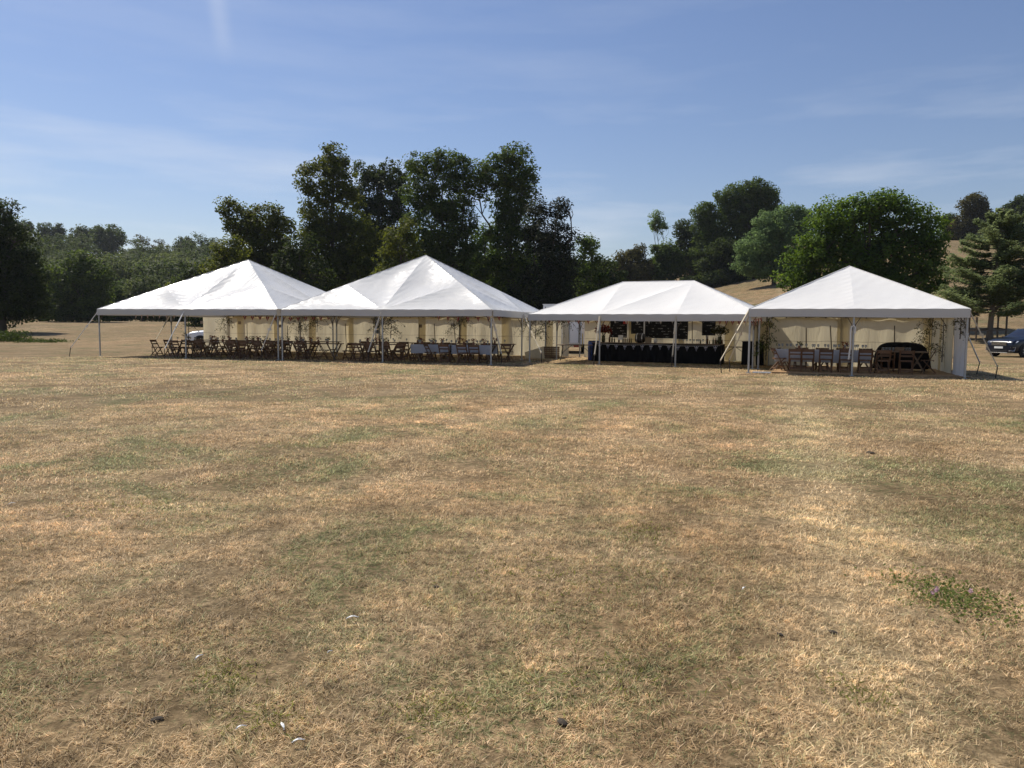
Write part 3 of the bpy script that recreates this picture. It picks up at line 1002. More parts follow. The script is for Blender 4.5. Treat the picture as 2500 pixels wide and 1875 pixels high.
def crown_points(lobes, dens, clump, per, inner=0.25, lobe_tint=0.0):
    C, T, O = [], [], []
    for (c, r) in lobes:
        r = np.array(r)
        area = 4 * math.pi * ((r[0] * r[1]) ** 1.6 / 3 + (r[0] * r[2]) ** 1.6 / 3 + (r[1] * r[2]) ** 1.6 / 3) ** (1 / 1.6)
        n = max(6, int(area * dens))
        d = rng.normal(size=(n, 3))
        d /= np.linalg.norm(d, axis=1)[:, None]
        rad = np.where(rng.random(n) < inner, rng.uniform(0.25, 0.75, n), rng.uniform(0.78, 1.02, n))
        cc = np.array(c)[None, :] + d * r[None, :] * rad[:, None]
        cr = clump * rng.uniform(0.6, 1.25, n)
        tn = rng.uniform(0, 1, n) * (1 - lobe_tint) + rng.uniform(0, 1) * lobe_tint
        k = np.maximum(6, (per * rng.uniform(0.5, 1.4, n)).astype(int))
        rep = np.repeat(np.arange(n), k)
        g = rng.normal(size=(len(rep), 3))
        gn = np.linalg.norm(g, axis=1)
        g *= (np.minimum(gn, 1.7) / gn)[:, None]
        g *= np.array([0.58, 0.58, 0.40])
        g += d[rep] * 0.1
        C.append(cc[rep] + g * cr[rep][:, None])
        T.append(np.clip(tn[rep] + rng.normal(size=len(rep)) * 0.18, 0, 1))
        o_ = d[rep] * 0.7 + g * 1.1
        O.append(o_ / np.maximum(1e-6, np.linalg.norm(o_, axis=1))[:, None])
    return np.concatenate(C), np.concatenate(T), np.concatenate(O)

def tree(name, label, base_px, Y, lobes_px, leaf, leafmat, dens=0.55, clump=0.9, per=46, group=None, trunk=0.35, barkm='bark', inner=0.25, cat='tree', twigs=0, up=0.35):
    """lobes_px: (px, py, half width px, half height px[, extra depth m]) of each mass of the crown at distance Y"""
    bx = ray(base_px, 780).x * Y
    base = Vector((bx, Y, tz(bx, Y)))
    lobes = []
    s = Y / F_PX
    for L in lobes_px:
        dy = L[4] if len(L) > 4 else rng.uniform(-0.25, 0.25) * L[2] * s
        p = at(L[0], L[1], Y + dy)
        k_ = (0.05 if Y < 130 and group == 'tall trees behind the marquees' else 0.3) * clump
        rr = [max(q * s - k_, 0.5 * q * s) for q in (L[2], min(L[2], 1.2 * L[3]) * 0.95, L[3])]
        lobes.append(((p.x - base.x, p.y - base.y, p.z - base.z), rr))
    root = thing(name, label, cat, base, 0, group)
    tb = MB()
    top = max(l[0][2] for l in lobes)
    cx = sum(l[0][0] for l in lobes) / len(lobes)
    cy = sum(l[0][1] for l in lobes) / len(lobes)
    th = max(0.8, top * 0.62)
    pts = [(0, 0, -0.4), (0.02, 0, th * 0.15), (cx * 0.25, cy * 0.2, th * 0.5), (cx * 0.6, cy * 0.5, th)]
    tb.tube(pts, [trunk * 1.45, trunk, trunk * 0.8, trunk * 0.5], 9)
    for (c, r) in lobes:
        st = Vector(pts[2]).lerp(Vector(pts[3]), rng.uniform(0, 1))
        if c[2] < st.z: st = Vector(pts[1]).lerp(Vector(pts[2]), 0.8)
        end = Vector(c) + Vector((0, 0, r[2] * 0.35))
        lp = limb(tb, st, end, trunk * 0.42, trunk * 0.08)
        for _ in range(5):
            d = rng.normal(size=3); d[2] = abs(d[2]) * 0.6; d /= np.linalg.norm(d)
            e = Vector(c) + Vector((d[0] * r[0] * 0.92, d[1] * r[1] * 0.92, d[2] * r[2] * 0.92))
            limb(tb, lp[rng.integers(2, 5)], e, trunk * 0.16, trunk * 0.03, n=4)
    for _ in range(twigs):
        c, r = lobes[rng.integers(0, len(lobes))]
        d = rng.normal(size=3); d[2] = abs(d[2]) + 0.3; d /= np.linalg.norm(d)
        limb(tb, Vector(c), Vector(c) + Vector((d[0] * r[0] * 1.15, d[1] * r[1] * 1.15, d[2] * r[2] * 1.2)), trunk * 0.1, trunk * 0.02, n=4)
    tb.build('trunk', barkm, root, smooth=True)
    C, T, O = crown_points(lobes, dens * (1.45 if group == 'tall trees behind the marquees' else 1.35), clump, per, inner)
    ok = C[:, 2] > 0.05
    C, T, O = C[ok], T[ok], O[ok]
    me = np_quads('crown', leaf_quads(C, leaf, up, out=O), leafmat, T)
    link('crown', me, root)
    return root

G_MID = 'tall trees behind the marquees'
tree('broadleaf_tree', 'leaning tree with a spray of leaves poking left, behind leftmost marquee', 640, 92,
     [(556, 512, 24, 24), (578, 535, 30, 34), (600, 560, 40, 40), (650, 535, 50, 36), (680, 570, 40, 46), (640, 600, 62, 55), (600, 660, 55, 50), (670, 670, 60, 60)], 0.34, 'leaf_olive', group=G_MID, dens=0.62, inner=0.2)
tree('broadleaf_tree', 'tall narrow tree, highest crown left of centre, with stepped left edge', 815, 98,
     [(812, 385, 32, 34), (775, 438, 46, 36), (830, 440, 36, 50), (780, 505, 40, 48), (845, 520, 46, 56), (775, 560, 40, 46), (800, 600, 60, 60), (870, 590, 56, 70), (770, 665, 60, 60), (850, 690, 70, 66)], 0.36, 'leaf_olive', group=G_MID, dens=0.6)
tree('broadleaf_tree', 'dark flat-topped tree set back between the two tallest left crowns', 940, 122,
     [(900, 425, 36, 28), (955, 425, 40, 28), (895, 480, 40, 44), (960, 485, 46, 46), (925, 545, 70, 56), (900, 600, 60, 60), (960, 620, 60, 66), (930, 690, 70, 60)], 0.42, 'leaf_dark', group=G_MID, dens=0.5)
tree('broadleaf_tree', 'broad round-topped tree with fine upright twigs directly behind the tallest marquee', 1085, 96,
     [(1025, 405, 36, 30), (1085, 395, 44, 28), (1130, 430, 34, 44), (1030, 465, 46, 52), (1095, 480, 60, 60), (1060, 555, 70, 66), (1125, 570, 44, 56), (1045, 640, 64, 64), (1125, 660, 60, 70)], 0.33, 'leaf_mid', group=G_MID, dens=0.62, twigs=14)
tree('broadleaf_tree', 'tall drooping tree, highest crown right of centre, overhanging on both sides', 1250, 96,
     [(1250, 380, 36, 28), (1205, 420, 44, 38), (1262, 420, 46, 46), (1180, 455, 26, 32), (1290, 465, 30, 44), (1235, 490, 40, 50), (1262, 550, 46, 60), (1225, 560, 36, 46), (1250, 620, 56, 60), (1215, 670, 50, 56), (1280, 690, 60, 60)], 0.33, 'leaf_mid', group=G_MID, dens=0.62)
tree('dark_tree', 'almost black tree with a jagged sparse top, right of the tall group', 1345, 90,
     [(1318, 520, 26, 34), (1362, 515, 18, 26), (1378, 500, 12, 16), (1325, 570, 46, 40), (1365, 590, 44, 44), (1345, 655, 66, 60), (1330, 720, 80, 50)], 0.30, 'leaf_yew', group=G_MID, dens=0.7, inner=0.35, twigs=10)
tree('broadleaf_tree', 'rounded dark tree at the right foot of the tall group', 1432, 104,
     [(1432, 600, 30, 26), (1425, 640, 34, 40), (1440, 690, 44, 44)], 0.34, 'leaf_mid', group=G_MID)
tree('broadleaf_tree', 'yellowish bushy tree low below the dark flat-topped tree', 985, 88,
     [(965, 590, 36, 34), (1000, 560, 28, 34), (985, 640, 50, 50), (955, 690, 50, 50)], 0.32, 'leaf_olive', group=G_MID)
tree('leafy_bush', 'pale leafy bush in the sky gap between the two tall centre crowns', 1180, 110,
     [(1180, 575, 28, 24), (1185, 625, 38, 44), (1175, 690, 45, 50)], 0.34, 'leaf_fresh', group=G_MID)
tree('leafy_bush', 'low leafy bush at the left end of the tall group, just above the leftmost roof', 550, 84,
     [(535, 625, 32, 28), (565, 610, 32, 30), (540, 670, 42, 44), (580, 690, 50, 50)], 0.3, 'leaf_olive', group=G_MID, cat='bush')
tree('leafy_bush', 'low dark bush between the leaning tree and the stepped tall tree', 735, 86,
     [(735, 600, 30, 30), (715, 650, 46, 46), (760, 690, 56, 56)], 0.3, 'leaf_dark', group=G_MID, cat='bush', twigs=6)
# undergrowth under the tall trees
ug_l = []
for px in range(500, 1500, 44):
    ug_l.append((px + rng.uniform(-10, 10), 735 + rng.uniform(-14, 10), 44, 46 + rng.uniform(-8, 8), rng.uniform(-4, 6)))
    ug_l.append((px + rng.uniform(-14, 14), (672 if 600 < px < 1400 else 700) + rng.uniform(-20, 10), 42, 46 + rng.uniform(-8, 8), rng.uniform(2, 12)))
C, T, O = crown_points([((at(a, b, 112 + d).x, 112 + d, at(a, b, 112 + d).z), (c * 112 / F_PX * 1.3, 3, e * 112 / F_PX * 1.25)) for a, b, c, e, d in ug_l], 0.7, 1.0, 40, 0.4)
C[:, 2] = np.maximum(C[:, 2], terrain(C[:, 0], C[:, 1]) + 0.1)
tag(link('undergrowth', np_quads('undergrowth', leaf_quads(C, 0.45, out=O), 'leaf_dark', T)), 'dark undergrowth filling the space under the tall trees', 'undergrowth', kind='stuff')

G_R = 'trees on the right hillside'
tree('hedge_bush', 'brownish bush at the left end of the hillside wood', 1540, 172, [(1535, 640, 40, 34), (1500, 670, 36, 32), (1555, 615, 22, 20), (1560, 670, 40, 40)], 0.5, 'leaf_copper', group=G_R, clump=1.1, cat='bush', twigs=6)
tree('broadleaf_tree', 'green tree under the lone slender sapling on the skyline', 1622, 175, [(1620, 620, 34, 34), (1640, 640, 34, 40), (1610, 670, 44, 46)], 0.5, 'leaf_mid', group=G_R, clump=1.1)
tree('slender_tree', 'lone slender tree with a small airy tuft standing above the hillside wood', 1612, 180, [(1604, 528, 17, 17), (1612, 552, 19, 20), (1600, 548, 16, 14)], 0.45, 'leaf_ash', group=G_R, dens=0.8, clump=0.8, per=20, trunk=0.22)
tree('broadleaf_tree', 'small dark tree filling the dip between the sapling and the high crown', 1685, 182, [(1672, 562, 26, 28), (1680, 610, 36, 40), (1690, 650, 60, 34)], 0.5, 'leaf_dark', group=G_R, clump=1.1)
tree('broadleaf_tree', 'upright tree leaning on the left of the highest hillside crown', 1735, 178, [(1725, 520, 32, 28), (1715, 565, 32, 42), (1745, 560, 36, 46), (1730, 620, 46, 46)], 0.5, 'leaf_mid', group=G_R, clump=1.2)
tree('broadleaf_tree', 'high spreading dark tree, tallest crown of the hillside wood', 1820, 180, [(1790, 478, 44, 28), (1840, 470, 52, 34), (1875, 490, 30, 40), (1810, 520, 60, 40), (1850, 540, 50, 46), (1790, 580, 40, 56), (1840, 610, 50, 46)], 0.5, 'leaf_mid', group=G_R, clump=1.3, dens=0.5)
tree('broadleaf_tree', 'dark scrubby tree at the field edge under the spreading high tree', 1770, 170, [(1765, 615, 40, 34), (1800, 640, 36, 26), (1730, 650, 40, 24)], 0.45, 'leaf_dark', group=G_R, clump=1.0)
hx = [ray(1480 + 24 * i, 700).x * 168 for i in range(16)]
C, T, O = crown_points([((x, 168, tz(x, 168) + 1.3), (3.2, 2.5, 1.9)) for x in hx], 0.9, 1.0, 40, 0.4)
tag(link('hedge', np_quads('hedge', leaf_quads(C, 0.45, out=O), 'leaf_dark', T)), 'dark hedge along the foot of the hillside wood', 'hedge', kind='stuff')
tree('field_tree', 'pale green tree standing alone on the sloping field with shade beneath', 1886, 148,
     [(1930, 525, 48, 26), (1960, 545, 46, 34), (1880, 555, 44, 40), (1855, 600, 54, 42), (1920, 590, 54, 46), (1825, 640, 38, 30), (1870, 650, 56, 34), (1930, 645, 46, 36)], 0.42, 'leaf_ash', group=G_R, clump=1.1, dens=0.6, inner=0.3)
tree('broadleaf_tree', 'huge dome-shaped bright green tree behind the rightmost marquee', 2110, 74,
     [(2120, 500, 80, 42), (2040, 540, 70, 50), (2200, 530, 74, 52), (2265, 580, 44, 54), (2110, 575, 100, 66), (1990, 610, 66, 56), (2200, 620, 90, 66), (1945, 665, 48, 50), (2060, 660, 100, 66), (2180, 690, 110, 60), (2275, 670, 44, 60), (1960, 715, 44, 34)],
     0.30, 'leaf_fresh', group=G_R, clump=1.05, dens=0.62, per=74, inner=0.3, trunk=0.5, up=0.5)
tree('broadleaf_tree', 'rounded reddish dark tree on the skyline right of the huge dome tree', 2375, 232, [(2375, 500, 32, 26), (2385, 540, 36, 40), (2345, 560, 26, 40)], 0.6, 'leaf_copper', group=G_R, clump=1.3)
tree('broadleaf_tree', 'half hidden green tree on the skyline between dome tree and reddish tree', 2318, 236, [(2315, 545, 22, 24), (2330, 590, 34, 40), (2365, 605, 40, 32)], 0.6, 'leaf_mid', group=G_R, clump=1.3)
tree('broadleaf_tree', 'dark tree cut by the right edge of the picture on the skyline', 2490, 225, [(2480, 520, 36, 26), (2515, 505, 40, 34), (2500, 560, 60, 40), (2430, 560, 30, 30)], 0.6, 'leaf_dark', group=G_R, clump=1.3)

# cedar with level branches
CY = 60.0
cb = ray(2417, 800).x * CY
cbase = Vector((cb, CY, tz(cb, CY)))
ced = thing('cedar_tree', 'cedar with level layered branches and short bare trunk at the right edge', 'tree', cbase, 0, None)
tb = MB()
H = (at(2440, 508, CY).z - cbase.z)
lean = (at(2450, 508, CY).x - cbase.x)
tb.tube([(0, 0, -0.3), (0.02, 0, 0.8), (lean * 0.3, 0, H * 0.4), (lean, 0, H)], [0.32, 0.21, 0.15, 0.03], 9)
LC, LT = [], []
nb = 104
for i in range(nb):
    t = (i + 0.5) / nb
    z = H * (0.20 + 0.79 * t)
    a = i * 2.399 + rng.uniform(-0.3, 0.3)
    Lb = (4.9 * (1 - t) ** 0.72 + 0.35) * rng.uniform(0.6, 1.12)
    p0 = Vector((lean * (z / H), 0, z))
    rise = Lb * rng.uniform(0.0, 0.42)
    p1 = p0 + Vector((math.cos(a) * Lb, math.sin(a) * Lb, rise))
    tb.tube([p0, p0.lerp(p1, 0.5) + Vector((0, 0, -0.08 * Lb)), p1], [0.055 * (1 - t) + 0.02, 0.035 * (1 - t) + 0.012, 0.006], 5)
    n = int(200 * Lb ** 1.15) + 60
    s = rng.uniform(0.18, 1.03, n) ** 0.8
    lat = rng.normal(size=n) * 0.13 * Lb * (0.35 + s) * (1.1 - 0.5 * s)
    side = np.array([-math.sin(a), math.cos(a), 0])
    P = np.array(p0)[None] + s[:, None] * np.array(p1 - p0)[None] + lat[:, None] * side[None]
    P[:, 2] += -0.08 * Lb * np.sin(np.clip(s, 0, 1) * math.pi) + rng.normal(size=n) * 0.09 - np.abs(lat) * 0.15
    LC.append(P)
    LT.append(np.clip(rng.uniform(0, 1) + rng.normal(size=n) * 0.2, 0, 1))
tb.build('trunk', 'bark_pale', ced, smooth=True)
C = np.concatenate(LC)
link('crown', np_quads('crown', leaf_quads(C, 0.22, up=2.2, aspect=0.5, fold=0.05), 'leaf_cedar', np.concatenate(LT)), ced)
# timber guard round the cedar
tg = thing('tree_guard', 'weathered timber post-and-rail guard round the cedar trunk', 'tree guard', cbase)
gp = []
for (px, dy) in ((2366, -0.7), (2384, -1.5), (2436, 0.9), (2457, -1.0)):
    x = ray(px, 800).x * (CY + dy) - cbase.x
    zz = tz(x + cbase.x, CY + dy) - cbase.z
    gp.append((x, dy, zz))
    b = MB(); b.box((x, dy, zz + 0.9), (0.1, 0.1, 2.0)); b.build('post', 'post_wood', tg)
for i, j in ((1, 3), (0, 2), (0, 1), (2, 3)):
    a, c = Vector(gp[i]) + Vector((0, 0, 0.85)), Vector(gp[j]) + Vector((0, 0, 0.85))
    b = MB(); b.bar(a, c, 0.045, 0.1); b.build('rail', 'post_wood', tg)

G_L = 'trees along the left edge of the field'
tree('broadleaf_tree', 'big dark tree with foliage down to the grass at the left edge', 5, 80,
     [(12, 520, 34, 36), (-20, 560, 60, 60), (45, 590, 50, 56), (10, 650, 90, 70), (72, 690, 52, 60), (-40, 660, 80, 90), (20, 730, 96, 54), (80, 745, 42, 40), (-10, 765, 100, 30)], 0.31, 'leaf_dark', group=G_L, dens=0.75, inner=0.3)
tree('broadleaf_tree', 'dome-shaped tree left of the leftmost marquee, leaves touching the field', 195, 128,
     [(190, 640, 36, 30), (158, 675, 44, 38), (224, 680, 44, 46), (190, 720, 80, 48), (148, 745, 52, 40), (240, 745, 44, 40), (190, 765, 84, 26)], 0.4, 'leaf_mid', group=G_L, dens=0.6, clump=1.1)
tree('field_edge_tree', 'pale bush joining the edge tree to the dome-shaped tree', 115, 138, [(110, 690, 34, 34), (105, 740, 40, 42)], 0.42, 'leaf_olive', group=G_L)
for i, (px, py, rx, ry, m, lb) in enumerate([
        (290, 725, 40, 40, 'leaf_mid', 'low rounded tree just right of the dome-shaped tree at the field edge'),
        (350, 715, 44, 48, 'leaf_far', 'grey green field-edge tree above the left slope of the leftmost roof'),
        (420, 735, 44, 42, 'leaf_olive', 'olive field-edge tree half hidden by the leftmost roof'),
        (485, 700, 36, 46, 'leaf_mid', 'field-edge tree beside the low leafy bush at the leftmost roof')]):
    tree('field_edge_tree', lb, px, 155, [(px, py, rx, ry), (px - 14, py + 32, rx, 34), (px + 16, py + 28, rx, 36)], 0.45, m, group=G_L, clump=1.1, dens=0.55)

# the air: slight haze over the far slopes
hz = MB().box((0, 655, 34.0), (1790, 1465, 72.0)).build('haze', 'parched_turf')
hm = bpy.data.materials.new('haze_air')
hm.use_nodes = True
hm.node_tree.nodes.remove(hm.node_tree.nodes['Principled BSDF'])
hv = hm.node_tree.nodes.new('ShaderNodeVolumePrincipled')
hv.inputs['Color'].default_value = (0.86, 0.92, 1.0, 1)
hv.inputs['Density'].default_value = 0.0001
hv.inputs['Anisotropy'].default_value = 0.3
hm.node_tree.links.new(hv.outputs['Volume'], hm.node_tree.nodes['Material Output'].inputs['Volume'])
hz.data.materials.clear()
hz.data.materials.append(hm)
tag(hz, 'thin blue summer haze over the far slopes', 'haze', kind='stuff')

# wooded hillside on the left and the far ridge behind
lob = []
def far_crown(x, y, h, r):
    z = tz(x, y)
    lob.append(((x, y, z + h * 0.55), (r, r * 0.9, h * 0.5)))
k = 0
while k < 260:
    y = rng.uniform(180, 372)
    px = rng.uniform(-60, 620) if k < 215 else rng.uniform(1380, 1900)
    x = ray(px, 700).x * y
    if 200 < px < 315 and 222 < y < 372: 
        k += 1
        continue
    if px > 1300:
        far_crown(x, min(y + 60, 372), rng.uniform(4, 7), rng.uniform(3.0, 4.5))
    elif y > 300:
        far_crown(x, y, rng.uniform(4, 6.5), rng.uniform(3.5, 5.0))
    else:
        far_crown(x, y, rng.uniform(7, 14), rng.uniform(4.5, 8.5))
    k += 1
C, T, O = crown_points(lob, 0.26, 1.3, 26, 0.05, lobe_tint=0.75)
tag(link('hillside_wood', np_quads('hillside_wood', leaf_quads(C, 0.62, up=0.3, out=O), 'leaf_far', T)), 'distant mixed wood covering the hillside on the left', 'woodland', kind='stuff')
G_S = 'trees on the left skyline'
for px, top, hw, m, lb, sp in [
        (62, 537, 20, 'leaf_far', 'small airy tree at the left end of the skyline beside the edge tree', 0.35),
        (112, 540, 20, 'leaf_mid', 'first of the tight skyline trees, airy crown', 0.35),
        (142, 545, 16, 'leaf_dark', 'narrow dark skyline tree', 0.5),
        (196, 550, 28, 'leaf_far', 'flat topped skyline tree left of the big round one', 0.4),
        (262, 546, 40, 'leaf_mid', 'big round skyline tree beside the bare tan field', 0.5),
        (345, 572, 20, 'leaf_copper', 'nearly bare twiggy skyline tree', 0.12),
        (390, 578, 20, 'leaf_copper', 'second nearly bare skyline tree, thinner twigs', 0.1),
        (450, 577, 26, 'leaf_far', 'tall flat topped tree on the falling skyline', 0.4),
        (520, 580, 13, 'leaf_far', 'last small round tree on the left skyline', 0.45)]:
    y = 352
    zt = tz(ray(px, 600).x * y, y)
    base_py = 788 - (zt - CAM_H) * F_PX / y
    hh = base_py - top
    tree('skyline_tree', lb, px, y, [(px, top + hh * 0.28, hw, hh * 0.28), (px - hw * 0.3, top + hh * 0.5, hw * 0.8, hh * 0.3), (px + hw * 0.4, top + hh * 0.45, hw * 0.7, hh * 0.3), (px, top + hh * 0.78, hw * 0.85, hh * 0.26)], 0.8, m, group=G_S, dens=sp * 0.6, clump=1.4, per=26, trunk=0.3, twigs=12)

# patch of tall weeds in the shade of the left edge tree
def weed_patch(name, label, px0, px1, Y, h, n, m, cat, kind='stuff', leaf=0.22):
    xs = rng.uniform(ray(px0, 800).x * Y, ray(px1, 800).x * Y, n)
    ys = Y + rng.normal(size=n) * 0.9
    zz = terrain(xs, ys) + rng.uniform(0.02, 1, n) * h * rng.uniform(0.4, 1, n)
    return tag(link(name, np_quads(name, leaf_quads(np.stack([xs, ys, zz], 1), leaf, up=0.0, aspect=0.25), m, rng.uniform(0, 1, n))), label, cat, kind=kind)
weed_patch('weed_patch', 'patch of tall dark weeds in the shade near the left edge', -40, 50, 58, 0.9, 2600, 'leaf_dark', 'weeds')
weed_patch('weed_patch', 'lower greener fringe right of the tall dark weeds', 50, 150, 57, 0.3, 700, 'leaf_dark', 'weeds')
# ------------------------------------------------------------------ folding chairs and tables
def make_chair():
    root = thing('folding_chair', 'x', 'chair')
    for s in (-1, 1):
        MB().bar((s * 0.205, 0.20, 0.0), (s * 0.205, -0.225, 0.79), 0.026, 0.044, up=(1, 0, 0)).build('leg', 'chair_wood', root)
        MB().bar((s * 0.172, -0.25, 0.0), (s * 0.172, 0.15, 0.44), 0.024, 0.040, up=(1, 0, 0)).build('leg', 'chair_wood', root)
    b = MB()
    for i in range(6):
        b.box((0, -0.135 + i * 0.062, 0.438), (0.335, 0.052, 0.018))
    b.box((0, 0.205, 0.43), (0.37, 0.024, 0.05))
    b.box((0, -0.17, 0.43), (0.335, 0.02, 0.04))
    b.build('seat', 'chair_wood', root)
    def y_at(z): return 0.20 - 0.425 * z / 0.79
    MB().box((0, y_at(0.735), 0.735), (0.39, 0.020, 0.105)).build('back_rail', 'chair_wood', root)
    MB().box((0, y_at(0.60), 0.60), (0.39, 0.018, 0.055)).build('back_rail', 'chair_wood', root)
    MB().box((0, y_at(0.13), 0.13), (0.385, 0.022, 0.036)).build('stretcher', 'chair_wood', root)
    MB().box((0, -0.25 + 0.4 * 0.1 / 0.44, 0.10), (0.32, 0.022, 0.036)).build('stretcher', 'chair_wood', root)
    return root
chair0 = make_chair()
chair_used = [False]
def place_chair(fr, u, v, turn, label, group, z=0.0):
    p = fr.w(u, v, z)
    if not chair_used[0]:
        chair_used[0] = True
        chair0.location = p
        chair0.rotation_euler = (0, 0, fr.rz + turn)
        tag(chair0, label, None, group)
        return chair0
    return copy_tree(chair0, p, fr.rz + turn, label, group)

def make_table(L=1.83, D=0.76, H=0.735, topm='table_wood', label='x', iron=False):
    root = thing('trestle_table', label, 'table')
    b = MB()
    b.box((0, 0, H - 0.015), (L, D, 0.03))
    b.build('table_top', topm, root)
    for s in (-1, 1):
        x = s * (L / 2 - 0.28)
        for t in (-1, 1):
            if iron:
                k = MB()
                k.tube([(x, t * 0.26, H - 0.03), (x + s * 0.02, t * 0.28, 0.38), (x + s * 0.10, t * 0.30, 0.0)], 0.014, 6)
                k.build('leg', 'iron_dark', root)
            else:
                MB().bar((x - t * 0.20, t * 0.29, 0.0), (x + t * 0.20, t * 0.25, H - 0.03), 0.035, 0.05).build('leg', 'table_wood', root)
        k = MB()
        k.bar((x, -0.27, 0.34), (x, 0.27, 0.34), 0.03, 0.05)
        if iron:
            k.tube([(x, 0.0, 0.36), (x - s * 0.2, 0, 0.55), (x - s * 0.42, 0, H - 0.04)], 0.012, 5)
        k.build('stretcher', 'iron_dark' if iron else 'table_wood', root)
    return root
table0 = make_table()
table_used = [False]
TABLES = []
def place_table(fr, u, v, label, group, z=0.0, turn=0.0):
    p = fr.w(u, v, z)
    if not table_used[0]:
        table_used[0] = True
        table0.location = p
        table0.rotation_euler = (0, 0, fr.rz + turn)
        tag(table0, label, None, group)
        return table0
    return copy_tree(table0, p, fr.rz + turn, label, group)

def tablecloth(fr, u, v, L, D, H, drop, label, group, matn='table_linen', z=0.0, seed=0.0):
    """cloth thrown over a table: top and skirts in one sheet"""
    mb = MB()
    rows = [(-D / 2 - 0.02, H - drop), (-D / 2 - 0.015, H - drop * 0.5), (-D / 2 - 0.008, H - 0.03), (-D / 2 + 0.01, H + 0.006), (0, H + 0.008), (D / 2 - 0.01, H + 0.006), (D / 2 + 0.008, H - 0.03), (D / 2 + 0.02, H - drop)]
    n = int(L * 14)
    vs, fs = [], []
    for j, (y, zz) in enumerate(rows):
        hang = max(0.0, (H - zz) / drop)
        for i in range(n + 1):
            s = i / n
            x = -L / 2 + s * L
            wv = hang * (0.030 * math.sin(x * 15 + seed) + 0.015 * math.sin(x * 31 + 2 * seed))
            dz = 0.04 * hang * hang * mnoise.noise(Vector((x * 1.6, seed, j)))
            vs.append((x, y + (wv if y < 0 else -wv), zz + dz))
    for j in range(len(rows) - 1):
        for i in range(n):
            fs.append((j * (n + 1) + i, j * (n + 1) + i + 1, (j + 1) * (n + 1) + i + 1, (j + 1) * (n + 1) + i))
    mb.add(vs, fs)
    o = mb.build('tablecloth', matn, None, smooth=True)
    o.location = fr.w(u, v, z)
    o.rotation_euler = (0, 0, fr.rz)
    return tag(o, label, 'tablecloth', group)

# small table ware shares meshes
glass_me = MB().lathe([(0.0, 0.0), (0.034, 0.002), (0.034, 0.005), (0.006, 0.012), (0.005, 0.085), (0.012, 0.095), (0.036, 0.125), (0.040, 0.155), (0.036, 0.195), (0.034, 0.195), (0.037, 0.155), (0.033, 0.127), (0.0, 0.10)], 10).mesh('wine_glass', 'drink_glass', True)
tumbler_me = MB().lathe([(0.0, 0.0), (0.032, 0.0), (0.038, 0.13), (0.035, 0.13), (0.030, 0.012), (0.0, 0.012)], 10).mesh('tumbler', 'drink_glass', True)
def put(name, me, p, rz, label, cat, group):
    o = link(name, me)
    o.location = p
    o.rotation_euler = (0, 0, rz)
    return tag(o, label, cat, group)
jar_me = MB().lathe([(0.0, 0.0), (0.045, 0.0), (0.05, 0.02), (0.05, 0.10), (0.036, 0.125), (0.038, 0.14), (0.034, 0.14), (0.034, 0.12)], 10).mesh('jar', 'terracotta', True)
posy_meshes = []
for q in range(4):
    n = 46
    a = rng.uniform(0, 2 * math.pi, n); r = np.sqrt(rng.uniform(0, 1, n)) * 0.12
    P = np.stack([r * np.cos(a), r * np.sin(a), 0.15 + rng.uniform(0, 0.13, n)], 1)
    posy_meshes.append(np_quads('flowers', leaf_quads(P, 0.055, 0.2), 'leaf_flower_red' if q % 2 else 'leaf_twig', rng.uniform(0, 1, n)))
def flower_jar(p, k, label, group):
    t = thing('flower_jar', label, 'flower jar', p, k * 1.3, group)
    link('jar', jar_me, t)
    link('flowers', posy_meshes[k % 4], t)['kind'] = 'stuff'

def dress_table(fr, u, v, z, H, nG, nJ, lab_g, lab_j, grp, L=1.7, me=None):
    for i in range(nG):
        s = (i + 0.5) / nG - 0.5
        put('wine_glass', me or glass_me, fr.w(u + s * L + rng.uniform(-0.06, 0.06), v + rng.choice([-0.22, 0.22]) + rng.uniform(-0.05, 0.05), z + H), rng.uniform(0, 6), lab_g, 'glass', 'glasses on ' + grp)
    for i in range(nJ):
        s = (i + 0.5) / nJ - 0.5
        flower_jar(fr.w(u + s * L * 0.8 + rng.uniform(-0.05, 0.05), v + rng.uniform(-0.08, 0.08), z + H), int(rng.integers(0, 9)), lab_j, 'flower jars on ' + grp)

ORD = ['first', 'second', 'third', 'fourth', 'fifth', 'sixth', 'seventh', 'eighth', 'ninth', 'tenth', 'eleventh', 'twelfth']
PI = math.pi
# --- leftmost marquee
tabs1 = [3.75, 5.62, 7.49, 9.36]
for i, u in enumerate(tabs1):
    place_table(F1, u, 1.25, ORD[i] + ' wooden trestle table from the left in the front row, leftmost marquee', 'front row tables of the leftmost marquee')
    dress_table(F1, u, 1.25, 0, 0.737, 5, 4 if i else 1, 'small glass among the jars on the front tables of the leftmost marquee', 'small brown jar of flowers on the front tables of the leftmost marquee', 'the front tables of the leftmost marquee')
for i, u in enumerate([3.0, 5.0, 7.0, 8.9]):
    place_table(F1, u, 4.6, 'wooden trestle table in the shaded middle row of the leftmost marquee', 'middle row tables of the leftmost marquee')
g1 = 'chairs in the leftmost marquee'
place_chair(F1, 2.15, 1.2, -PI / 2 + 0.1, 'folding chair at the open left end of the long table, outermost of two, leftmost marquee', g1)
place_chair(F1, 2.62, 1.55, -PI / 2 - 0.15, 'folding chair at the open left end of the long table, tucked in behind another', g1)
for i, px in enumerate([430, 460, 487, 527, 573, 600, 637, 663, 690]):
    u = F1.u_at(px, 0.62, 860)
    place_chair(F1, u, 0.62 + rng.uniform(-0.1, 0.08), [0.1, 1.2, 0.05, -1.1, 0.0, 0.3, -0.1, 0.05, 0.02][i], ORD[i] + ' folding chair from the left with its back to the lawn, leftmost marquee', g1)
